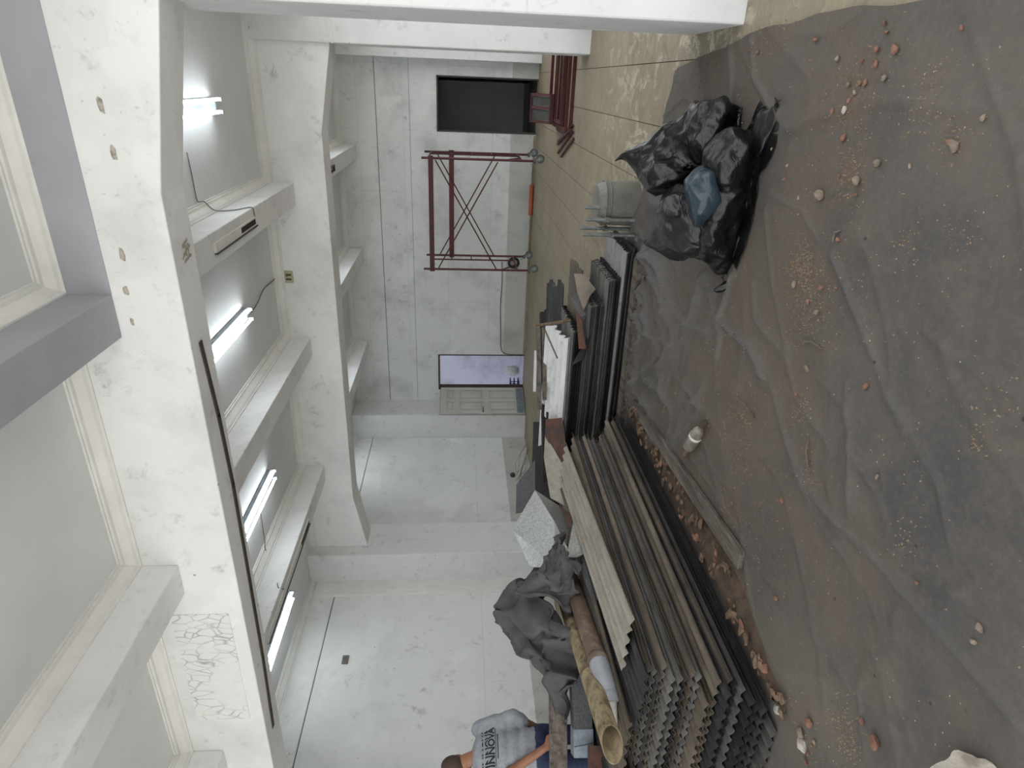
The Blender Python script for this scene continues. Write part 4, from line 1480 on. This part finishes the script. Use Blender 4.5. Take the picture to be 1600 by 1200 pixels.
LB = [((-.36, 3.93, .22), (.26, .26, .24)), ((-.46, 3.84, .36), (.17, .19, .17)), ((-.22, 3.78, .15), (.20, .22, .16))]
LL = [((-.71, 3.66, .21), (.21, .22, .22)), ((-.82, 3.76, .24), (.14, .15, .17)), ((-.60, 3.62, .31), (.15, .14, .15))]
LF = [((-.64, 3.44, .11), (.26, .16, .14)), ((-.36, 3.44, .12), (.22, .18, .15)), ((-.46, 3.52, .14), (.16, .14, .10)), ((-.86, 3.48, .06), (.14, .12, .08))]
LBl = [((-.51, 3.33, .28), (.22, .15, .12))]
bag('bag', 'black rubbish bag at the back of the heap with its tied neck sticking up', LB, LL, (-.1, .3, 1), (-.42, 4.06, .60), 1, 1.16)
bag('bag_grey', 'dusty black rubbish bag on the left of the heap with many small wrinkles', LL, [], (-.6, .3, .8), (-.86, 3.86, .42), 2, 1.15)
bag('bag', 'black rubbish bag spread low along the front of the heap', LF, [], (-1, -.25, -.05), (-1.03, 3.38, .05), 3, 1.16)
v_, f_ = ico(5)
x_ = np.array((-.51, 3.44, .225)) + v_ * np.array((.155, .12, .095)) * (1 + .10 * np.sin(v_[:, [0]] * 5 + 1) * np.cos(v_[:, [1]] * 4))
o = cloth_obj('trash_bag', x_, f_, 'bag_blue', 0, 1)
for nm, st_ in (('facet', .09), ('crease', .010)):
    dm_ = o.modifiers.new(nm, 'DISPLACE')
    dm_.texture = CRUMPLE[nm]
    dm_.texture_coords = 'LOCAL'
    dm_.strength = st_
    dm_.mid_level = .5
tag(o, 'teal plastic bag showing between the black rubbish bags', 'trash bag', 'black bags heaped on the tarpaulin')
bag('bag', 'flat empty black bag trailing from the right side of the heap', [((-.20, 3.36, .03), (.15, .12, .035)), ((-.12, 3.28, .02), (.08, .07, .02))], [], (.7, -.5, .0), (-.02, 3.16, .03), 5, 1.3, 5, k_wr=.3)

# ---- galvanised base jacks and the clear bin behind the bags
bn = thing('plastic_bin', 'upturned grey see-through plastic bin behind the bags', 'bin', (-.98, 5.6, 0))
prof_ = [(.19, .002), (.185, .30), (.17, .34), (.15, .36)]
mb = MB()
cxy = Vector((-.93, 5.62, 0))
nseg = 28
vs, fs = [], []
for (r_, z_) in prof_:
    for k in range(nseg):
        vs.append((cxy.x + r_ * math.cos(2 * math.pi * k / nseg), cxy.y + r_ * math.sin(2 * math.pi * k / nseg), z_))
for i in range(len(prof_) - 1):
    for k in range(nseg):
        a, b = i * nseg + k, i * nseg + (k + 1) % nseg
        fs.append((a, b, b + nseg, a + nseg))
fs.append(tuple(range((len(prof_) - 1) * nseg, len(prof_) * nseg)))
mb.add(vs, fs)
mb.build('bin_wall', 'bin', bn, smooth=False)
for z_ in (.26, .30):
    MB().tube([(cxy.x + .19 * math.cos(a), cxy.y + .19 * math.sin(a), z_) for a in [2 * math.pi * i / 28 for i in range(29)]], .007, 6, False).build('rim_band', 'bin', bn, smooth=True)
for i, (px, py, xt, lab) in enumerate(((1000, 326, 912, 'nearest to the bags'), (1000, 345, 914, 'second from the bags'), (990, 358, 905, 'third from the bags'), (995, 368, 909, 'nearest to the far stack'))):
    p = gz(px, py)
    dfw = (p - CAM).dot(FW)
    top = at(xt, py - 2, dfw).z
    t = thing('scaffold_tube', 'upright galvanised scaffold jack, ' + lab, 'scaffold jack', (p.x, p.y, 0), 'upright galvanised jacks')
    MB().tube([(p.x, p.y, .004), (p.x, p.y, top)], .016, 14).build('tube', 'steel_grey', t, smooth=False)
    cl = MB().tube([(p.x, p.y, .30 - .03 * i), (p.x, p.y, .34 - .03 * i)], .025, 12).build('collar', 'steel_grey', t)
    MB().beam((p.x, p.y - .06, .32 - .03 * i), (p.x, p.y + .05, .32 - .03 * i), .012, .016).build('wing_handle', 'steel_grey', cl)
    MB().box(p.x - .05, p.x + .05, p.y - .05, p.y + .05, 0.0, .006).build('base_plate', 'steel_grey', t)

# ================================================================== PLANK, BOTTLE, DEBRIS
def rock(c, s, seed, mat, name, flat=.6, n=2):
    bm = bmesh.new()
    bmesh.ops.create_icosphere(bm, subdivisions=n, radius=1)
    rr = random.Random(seed)
    planes = [(Vector((rr.gauss(0, 1), rr.gauss(0, 1), rr.gauss(0, 1))).normalized(), rr.uniform(.45, .8)) for _ in range(9)]
    a = rr.uniform(0, 6.28)
    el_ = rr.uniform(.55, .85)
    for v in bm.verts:
        for nrm, d in planes:
            e = v.co.dot(nrm) - d
            if e > 0:
                v.co -= nrm * e
        x_, y_, z_ = v.co.x, v.co.y * el_, v.co.z * flat
        v.co = Vector((x_ * math.cos(a) - y_ * math.sin(a), x_ * math.sin(a) + y_ * math.cos(a), z_)) * s
    zmin = min(v.co.z for v in bm.verts)
    for v in bm.verts:
        v.co.z -= zmin
    me = bpy.data.meshes.new(name)
    bm.to_mesh(me)
    bm.free()
    me.materials.append(M[mat])
    o = bpy.data.objects.new(name, me)
    COL.objects.link(o)
    o.location = c
    o['org'] = tuple(c)
    return o


pk = MB()
pA, pB = Vector((-2.50, 4.86, 0)), Vector((-2.28, 2.55, 0))
dv = (pB - pA).normalized()
sd = Vector((dv.y, -dv.x, 0))
bb = [pA, pB]
pk.beam(pA + Vector((0, 0, .035)), pB + Vector((0, 0, .035)), .115, .03)
bevel(tag(pk.build('wooden_plank', 'timber'), 'long weathered wooden plank lying beside the near stack on the tarpaulin', 'plank'), .004, 1)
bo = thing('plastic_bottle', 'dirty crushed plastic bottle lying next to the plank', 'bottle', (-2.1, 3.5, tz(-2.1, 3.5)))
b0, b1 = gz(1066, 716, .045), gz(1100, 660, .045)
bd = (b1 - b0)
MB().tube([b0 + bd * s for s in (.30, .34, .48, .6, .66, .7, .78, .84)], [.030, .04, .042, .036, .042, .04, .034, .018], 14).build('bottle_body', 'bottle', bo, smooth=True)
MB().tube([b0 + bd * s for s in (.84, .90)], .016, 10).build('neck', 'bottle', bo)
MB().tube([b0 + bd * s for s in (.90, .985)], .02, 12).build('cap', 'grout', bo)
MB().tube([b0 + bd * s for s in (.0, .28)], [.012, .016], 7).build('stuck_stick', 'shard', bo)
MB().tube([b0 + bd * s for s in (.60, .665)], .0435, 14).build('torn_label', 'pvc_white', bo, smooth=True)

big = [  # pixel, size, material, label
    (1290, 305, .062, 'stone', 'pale stone chip, the largest lying in front of the bags'),
    (1380, 255, .048, 'stone', 'tan angular chip lying right of the largest pale stone'),
    (1348, 283, .050, 'stone', 'tan chip in the gritty patch right of the bags'),
    (1406, 78, .046, 'brick', 'orange brick chip lying alone near the right edge of the tarpaulin'),
    (1329, 171, .036, 'plaster', 'small white plaster chip beside the orange cluster'),
    (1500, 228, .046, 'stone', 'yellowish lump in a patch of crumbs near the right edge'),
    (1315, 92, .036, 'stone', 'slim brown stone near the edge of the bare floor'),
    (1324, 216, .038, 'brick', 'slim orange brick sliver on the open tarpaulin'),
    (1541, 981, .034, 'stone', 'triangular grey stone alone on the near tarpaulin'),
    (1378, 1160, .062, 'brick', 'long orange brick sliver near the bottom corner'),
    (1260, 1165, .075, 'plaster', 'white plaster lump with brown stain beside the long stack'),
    (1273, 1130, .050, 'brick', 'upright orange brick shard next to the white plaster lump'),
    (1260, 1145, .055, 'stone', 'grey stone behind the white plaster lump'),
    (1224, 1108, .080, 'galv_dull', 'grey tile offcut at the foot of the long stack'),
    (1208, 1045, .075, 'brick', 'curved orange tile shard at the near corner of the long stack'),
    (1360, 603, .034, 'brick', 'orange brick chip in the middle of the tarpaulin'),
    (1268, 576, .036, 'stone', 'tan pebble in the middle soil patch'),
]
for i, (px, py, s, m_, lab) in enumerate(big):
    p = gz(px, py)
    tag(rock((p.x, p.y, tz(p.x, p.y) - .002), s * .56, 100 + i, m_, 'rubble_chip', .55), lab, 'rubble')
ck = [gz(1480, 1195), gz(1530, 1200), gz(1570, 1190)]
o = rock((-1.86, 1.02, .01), .24, 77, 'plaster', 'plaster_chunk', .35, 4)
for v_ in o.data.vertices:
    k_ = 1 + .22 * mnoise.noise(v_.co * 7) + .07 * mnoise.noise(v_.co * 24)
    v_.co.x *= k_
    v_.co.y *= k_
    v_.co.z *= 1 + .25 * mnoise.noise(v_.co * 15)
o.rotation_euler = (0, 0, .4)
tag(o, 'large broken chunk of white plaster at the bottom left corner', 'plaster chunk')

small = [(1389, 36), (1392, 51), (1334, 132), (1350, 131), (1359, 129), (1343, 145), (1334, 157), (1310, 174), (1236, 259), (1231, 280), (1320, 275), (1429, 260), (1491, 222),
         (1282, 62), (1254, 309), (1345, 304), (1293, 449), (1251, 445), (1321, 375), (1272, 472), (1287, 487), (1315, 450), (1231, 782), (1380, 745), (1254, 616), (1441, 911), (1530, 1002),
         (1221, 935), (1275, 1165), (1280, 1160), (1356, 1128), (1376, 100), (1390, 122), (1353, 96), (1509, 44), (1210, 232), (1176, 80), (1190, 82), (1185, 122), (1052, 637), (1057, 655),
         (1061, 615), (1071, 677), (1378, 76), (1546, 185), (1262, 1190), (1270, 1178), (1190, 1050)]
for i, (px, py) in enumerate(small):
    p = gz(px, py)
    m_ = ('brick', 'brick', 'stone')[i % 3]
    tag(rock((p.x, p.y, tz(p.x, p.y) - .001), random.uniform(.012, .022), 300 + i, m_, 'brick_chip', .6, 1), 'small brick or mortar chip scattered on the tarpaulin, one of many', 'chip', 'small chips on the tarpaulin')
# loose soil swept between the plank and the long stack
sxv, syv = np.meshgrid(np.linspace(0, 1, 18), np.linspace(1.98, 4.9, 150))
hw = np.interp(syv, [1.98, 2.5, 3.2, 4.9], [.08, .26, .24, .10])
sX = -2.665 + sxv * hw
sZ = .012 + .030 * np.sin(np.pi * np.clip(sxv, 0, 1)) * (.4 + .9 * vnoise(sX * 14, syv * 14, 31)) + .012 * vnoise(sX * 40, syv * 40, 32) - .02 * (sxv > .97)
sidx = np.arange(sX.size).reshape(sX.shape)
mb = MB()
mb.add(np.stack([sX.ravel(), syv.ravel(), sZ.ravel()], 1).tolist(), np.stack([sidx[:-1, :-1].ravel(), sidx[:-1, 1:].ravel(), sidx[1:, 1:].ravel(), sidx[1:, :-1].ravel()], 1).tolist())
o = mb.build('loose_soil', 'soil', smooth=True, clean=False)
o['kind'] = 'stuff'
tag(o, 'loose brown soil swept between the plank and the near stack', 'soil')
# shards between the plank and the long stack
rq = random.Random(11)
for i in range(150):
    s = rq.random() ** .9
    yy = 4.85 - s * 2.95
    lo_, hi_ = -2.64, -2.48 + .10 * s
    xx = rq.uniform(lo_, hi_)
    if yy < 2.5:
        xx = rq.uniform(-2.64, -2.54)
    z0 = tz(xx, yy) + rq.uniform(.004, .03)
    o = rock((xx, yy, z0), rq.uniform(.02, .05), 600 + i, 'shard' if rq.random() < .88 else 'brick', 'tile_shard', .35, 1)
    o.rotation_euler = (rq.uniform(-.5, .5), rq.uniform(-.5, .5), rq.uniform(0, 6))
    tag(o, 'earthen tile shard in the heap between the plank and the near stack', 'shard', 'shards beside the near stack')
for i in range(22):
    xx, yy = rq.uniform(-2.6, -1.25), rq.uniform(4.85, 5.15)
    o = rock((xx, yy, tz(xx, yy) + .004), rq.uniform(.015, .035), 800 + i, 'shard', 'tile_shard', .4, 1)
    o.rotation_euler = (rq.uniform(-.4, .4), rq.uniform(-.4, .4), rq.uniform(0, 6))
    tag(o, 'earthen shard lying along the foot of the far stack', 'shard', 'shards before the far stack')
# uncountable grit
vs, fs = [], []
clumps = [(1270, 470, .11, 420), (1262, 410, .06, 260), (1340, 145, .10, 260), (1330, 272, .06, 220), (1435, 180, .05, 80), (1495, 215, .05, 120), (1470, 125, .04, 50), (1155, 690, .10, 150), (1170, 660, .12, 150),
          (1260, 640, .04, 90), (1270, 740, .05, 60), (1538, 690, .03, 70), (1500, 370, .04, 40), (1420, 373, .04, 40), (1130, 480, .22, 320), (1060, 470, .25, 320), (1150, 570, .25, 300), (1050, 560, .3, 320), (1110, 120, .2, 260),
          (1180, 100, .15, 160), (1325, 1130, .06, 160), (1330, 1165, .05, 120), (1260, 1180, .08, 160), (1420, 850, .05, 60), (1570, 640, .04, 40), (1100, 800, .25, 260), (1150, 860, .2, 160), (1270, 330, .3, 160), (1400, 300, .5, 200), (1400, 700, .6, 240), (1200, 800, .4, 220), (1080, 60, .15, 120), (1230, 30, .1, 160)]
rg = random.Random(5)
for (px, py, sd_, n_) in clumps:
    c = gz(px, py)
    for _ in range(n_):
        xx, yy = c.x + rg.gauss(0, sd_), c.y + rg.gauss(0, sd_)
        if xx < -2.62 or xx > .32:
            continue
        s = rg.uniform(.0018, .0055)
        zz = tz(xx, yy)
        o_ = len(vs)
        a = rg.uniform(0, 6.28)
        for k in range(3):
            vs.append((xx + s * math.cos(a + 2.1 * k), yy + s * math.sin(a + 2.1 * k), zz - .001))
        vs.append((xx + rg.uniform(-.3, .3) * s, yy, zz + s * 1.1))
        fs += [(o_, o_ + 1, o_ + 3), (o_ + 1, o_ + 2, o_ + 3), (o_ + 2, o_, o_ + 3)]
mb = MB()
mb.add(vs, fs)
o = mb.build('grit', 'grit', clean=False)
o['kind'] = 'stuff'
tag(o, 'sandy grit and crumbs strewn over the tarpaulin', 'grit')
# twigs
for i, (p, q, lab) in enumerate((((1265, 534), (1295, 545), 'short dark twig lying on the middle soil patch'), ((1312, 378), (1324, 360), 'thin curved twig near the bags'), ((1270, 730), (1270, 690), 'pale splinter on the tarpaulin left of the middle fold'),
                                 ((1155, 620), (1185, 652), 'bent wire lying on the tarpaulin near the bottle'))):
    a, b = gz(*p), gz(*q)
    a.z, b.z = tz(a.x, a.y) + .006, tz(b.x, b.y) + .006
    m = (a + b) / 2 + Vector((.012, .012, .006))
    tag(MB().tube([a, m, b], .004, 6).build('twig', 'shard' if i == 2 else 'timber'), lab, 'twig')

# ================================================================== PERSON
pe = thing('person', 'person in a grey printed T-shirt and navy jeans, bending to the left behind the stack', 'person', (-5.15, 3.5, 0))
fdir = Vector((-.97, .24, 0)).normalized()
ldir = Vector((-fdir.y, fdir.x, 0))


def bp(f, l, z):
    return Vector((-5.15, 3.5, 0)) + fdir * f + ldir * l + Vector((0, 0, z))


def capsule(mb, pts, rads, n=14):
    for p, r in zip(pts, rads):
        mb.ball(p, r, n, 8)
    for (p, r), (q, s) in zip(list(zip(pts, rads))[:-1], list(zip(pts, rads))[1:]):
        mb.tube([p, q], [r, s], n)


def remesh(o, vox, smooth=6):
    r = o.modifiers.new('fuse', 'REMESH')
    r.mode = 'VOXEL'
    r.voxel_size = vox
    r.use_smooth_shade = True
    s = o.modifiers.new('relax', 'SMOOTH')
    s.iterations = smooth
    s.factor = .5
    return o


rotf = Matrix.Rotation(math.atan2(fdir.y, fdir.x), 3, 'Z')
neck = bp(.10, .02, 1.43)
head = bp(.17, .05, 1.575)
sh_l, sh_r = bp(.06, .19, 1.36), bp(.04, -.19, 1.37)
mb = MB()
capsule(mb, [bp(.06, 0, 1.34), neck, bp(.13, .03, 1.50)], [.07, .058, .056])
mb.ball(head + Vector((0, 0, .015)), (.096, .075, .105), 24, 18, rotf)                      # cranium
mb.ball(head + fdir * .035 + Vector((0, 0, -.06)), (.062, .058, .068), 18, 14, rotf)    # jaw
mb.ball(head + fdir * .102 + Vector((0, 0, -.03)), (.018, .014, .024), 10, 8, rotf)      # nose
mb.ball(head + fdir * .085 + Vector((0, 0, -.075)), (.016, .026, .012), 10, 8, rotf)     # lips
mb.ball(head + fdir * .078 + Vector((0, 0, .02)), (.018, .05, .012), 10, 8, rotf)        # brow
mb.ball(head + fdir * .06 + Vector((0, 0, -.115)), (.028, .03, .022), 10, 8, rotf)       # chin
for s_ in (1, -1):
    mb.ball(head + ldir * (s_ * .078) + fdir * -.005 + Vector((0, 0, -.02)), (.022, .012, .034), 12, 10, rotf)
# arms
el_l, wr_l = at(790, 1212, 5.25), at(852, 1168, 5.16)
capsule(mb, [sh_l, el_l, wr_l], [.05, .043, .03])
el_r, wr_r = bp(-.09, -.225, 1.08), bp(.03, -.20, .90)
capsule(mb, [sh_r, el_r, wr_r], [.05, .042, .03])


def hand(mb, wrist, d, out, curl):
    d, out = d.normalized(), out.normalized()
    side = d.cross(out).normalized()
    palm = wrist + d * .05
    for q in (-.5, 0, .5):
        capsule(mb, [wrist + side * q * .03, wrist + d * .09 + side * q * .06], [.016, .014], 8)
    for k_, (q, ln) in enumerate(((-1.2, .07), (-.4, .082), (.4, .078), (1.2, .06))):
        b_ = wrist + d * .09 + side * q * .022
        m_ = b_ + (d - out * curl * .5).normalized() * ln * .5
        e_ = m_ + (d - out * curl * 1.6).normalized() * ln * .5
        capsule(mb, [b_, m_, e_], [.0095, .009, .008], 8)
    th0 = wrist + d * .03 - side * .03
    capsule(mb, [th0, th0 - side * .03 + d * .03, th0 - side * .028 + d * .065 - out * .01], [.013, .011, .009], 8)


hand(mb, wr_l, (wr_l - el_l), Vector((.5, -.5, .6)), .8)
hand(mb, wr_r, Vector((0, 0, -1)) + fdir * .6, -ldir, .7)
body = remesh(mb.build('body', 'skin', pe, clean=False), .007, 4)
# shaved hair cap
mb = MB().ball(head + Vector((0, 0, .021)) - fdir * .006, (.1, .079, .106), 28, 20, rotf)
cap = []
for f in mb.f:
    c = sum((mb.v[i] for i in f), Vector()) / len(f) - head
    if c.dot(fdir) * .75 - c.z < .028 - 0.0 and c.z > -.06 and not (c.z < .0 and c.dot(fdir) > .0):
        cap.append(f)
mb.f = cap
hr = mb.build('hair', 'hair', pe, clean=True, smooth=True)
# eyes
for s_ in (1, -1):
    MB().ball(head + fdir * .083 + ldir * (s_ * .03) + Vector((0, 0, -.003)), .011, 10, 8).build('eye', 'pvc_white', pe, smooth=True)
# shirt
mb = MB()
hipc = bp(-.02, 0, .93)
for (f, z, a, b) in ((-.02, .90, .125, .17), (-.02, .98, .122, .165), (-.01, 1.08, .118, .162), (0.0, 1.18, .122, .172), (.02, 1.27, .125, .188), (.045, 1.34, .115, .175)):
    mb.ball(bp(f, 0.0, z), (a, b, .09), 24, 12, rotf)
mb.ball(bp(.08, .02, 1.405), (.075, .1, .04), 18, 10, rotf)
capsule(mb, [sh_l, sh_l + (el_l - sh_l) * .62], [.074, .08])
capsule(mb, [sh_r, sh_r + (el_r - sh_r) * .55, el_r, el_r + (wr_r - el_r) * .55], [.074, .076, .07, .052])
shirt = mb.build('t_shirt', 'shirt', pe, clean=False)
remesh(shirt, .012, 8)
tx = bpy.data.textures.new('cloth_folds', 'CLOUDS')
tx.noise_scale = .11
dm = shirt.modifiers.new('folds', 'DISPLACE')
dm.texture = tx
dm.strength = .028
dm.mid_level = .5
# print on the back
bdir = -fdir
rdir = -ldir                                  # reading direction seen from behind
dg = bpy.context.evaluated_depsgraph_get()


def print_line(txt, size, cz, squash=1.0, keep_frac=None):
    cu = bpy.data.curves.new('print_curve', 'FONT')
    cu.body = txt
    cu.size = size
    cu.align_x = 'CENTER'
    cu.resolution_u = 3
    cu.offset = .002
    tmp = bpy.data.objects.new('print_tmp', cu)
    COL.objects.link(tmp)
    bpy.context.view_layer.update()
    me = bpy.data.meshes.new_from_object(tmp.evaluated_get(bpy.context.evaluated_depsgraph_get()))
    bpy.data.objects.remove(tmp)
    bm = bmesh.new()
    bm.from_mesh(me)
    if keep_frac is not None:
        ys = max(v.co.y for v in bm.verts)
        bmesh.ops.bisect_plane(bm, geom=bm.verts[:] + bm.edges[:] + bm.faces[:], plane_co=(0, ys * (1 - keep_frac), 0), plane_no=(0, -1, 0), clear_outer=True)
    for _ in range(1):
        bmesh.ops.subdivide_edges(bm, edges=[e for e in bm.edges if e.calc_length() > .02], cuts=2)
    bmesh.ops.triangulate(bm, faces=bm.faces)
    vs = [v.co.copy() for v in bm.verts]
    bm.verts.index_update()
    fs = [tuple(v.index for v in f.verts) for f in bm.faces]
    bm.free()
    bpy.data.meshes.remove(me)
    return [(v.x, v.y * squash, 0) for v in vs], fs, cz


mb = MB()
items = [print_line('INNOVA', .078, 1.25), print_line('INNOVA', .078, 1.275, 1.0, .45), print_line('INNOVA', .078, 1.30, 1.0, .2)]
for vs, fs, cz in items:
    mb.add([bp(-.22, 0, cz) + rdir * vx + Vector((0, 0, vy)) for vx, vy, _ in vs], fs)
for zz, hh, L_ in ((1.237, .005, .29), (1.218, .008, .19)):
    n = 14
    vs, fs = [], []
    for i in range(n + 1):
        for h_ in (0, hh):
            vs.append(bp(-.22, 0, zz + h_) + rdir * (-L_ / 2 + L_ * i / n))
    for i in range(n):
        fs.append((2 * i, 2 * i + 2, 2 * i + 3, 2 * i + 1))
    mb.add(vs, fs)
from mathutils.bvhtree import BVHTree
bpy.context.view_layer.update()
ev = shirt.evaluated_get(bpy.context.evaluated_depsgraph_get())
em = ev.to_mesh()
org = Vector(shirt['org'])
bvh = BVHTree.FromPolygons([v.co + org for v in em.vertices], [tuple(p.vertices) for p in em.polygons])
ev.to_mesh_clear()
for i in range(len(mb.v)):
    hit = bvh.ray_cast(mb.v[i] + bdir * .5, fdir)
    if hit[0] is not None:
        mb.v[i] = hit[0] + bdir * .003
pr = mb.build('shirt_print', 'ink', shirt, clean=False)
pr['label'] = 'black INNOVA lettering on the back of the shirt'
# jeans
mb = MB()
mb.ball(bp(-.02, 0, .86), (.135, .175, .12), 24, 14, rotf)
for s_ in (1, -1):
    capsule(mb, [bp(-.02, s_ * .09, .84), bp(.03, s_ * .11, .47), bp(-.03, s_ * .12, .07)], [.098, .072, .055])
remesh(mb.build('jeans', 'jeans', pe, clean=False), .012, 6)
for s_ in (1, -1):
    mb = MB().ball(bp(.05, s_ * .12, .05), (.13, .05, .05), 18, 12, rotf)
    for v in mb.v:
        v.z = max(v.z, .0)
    mb.build('shoe', 'black', pe, smooth=True)
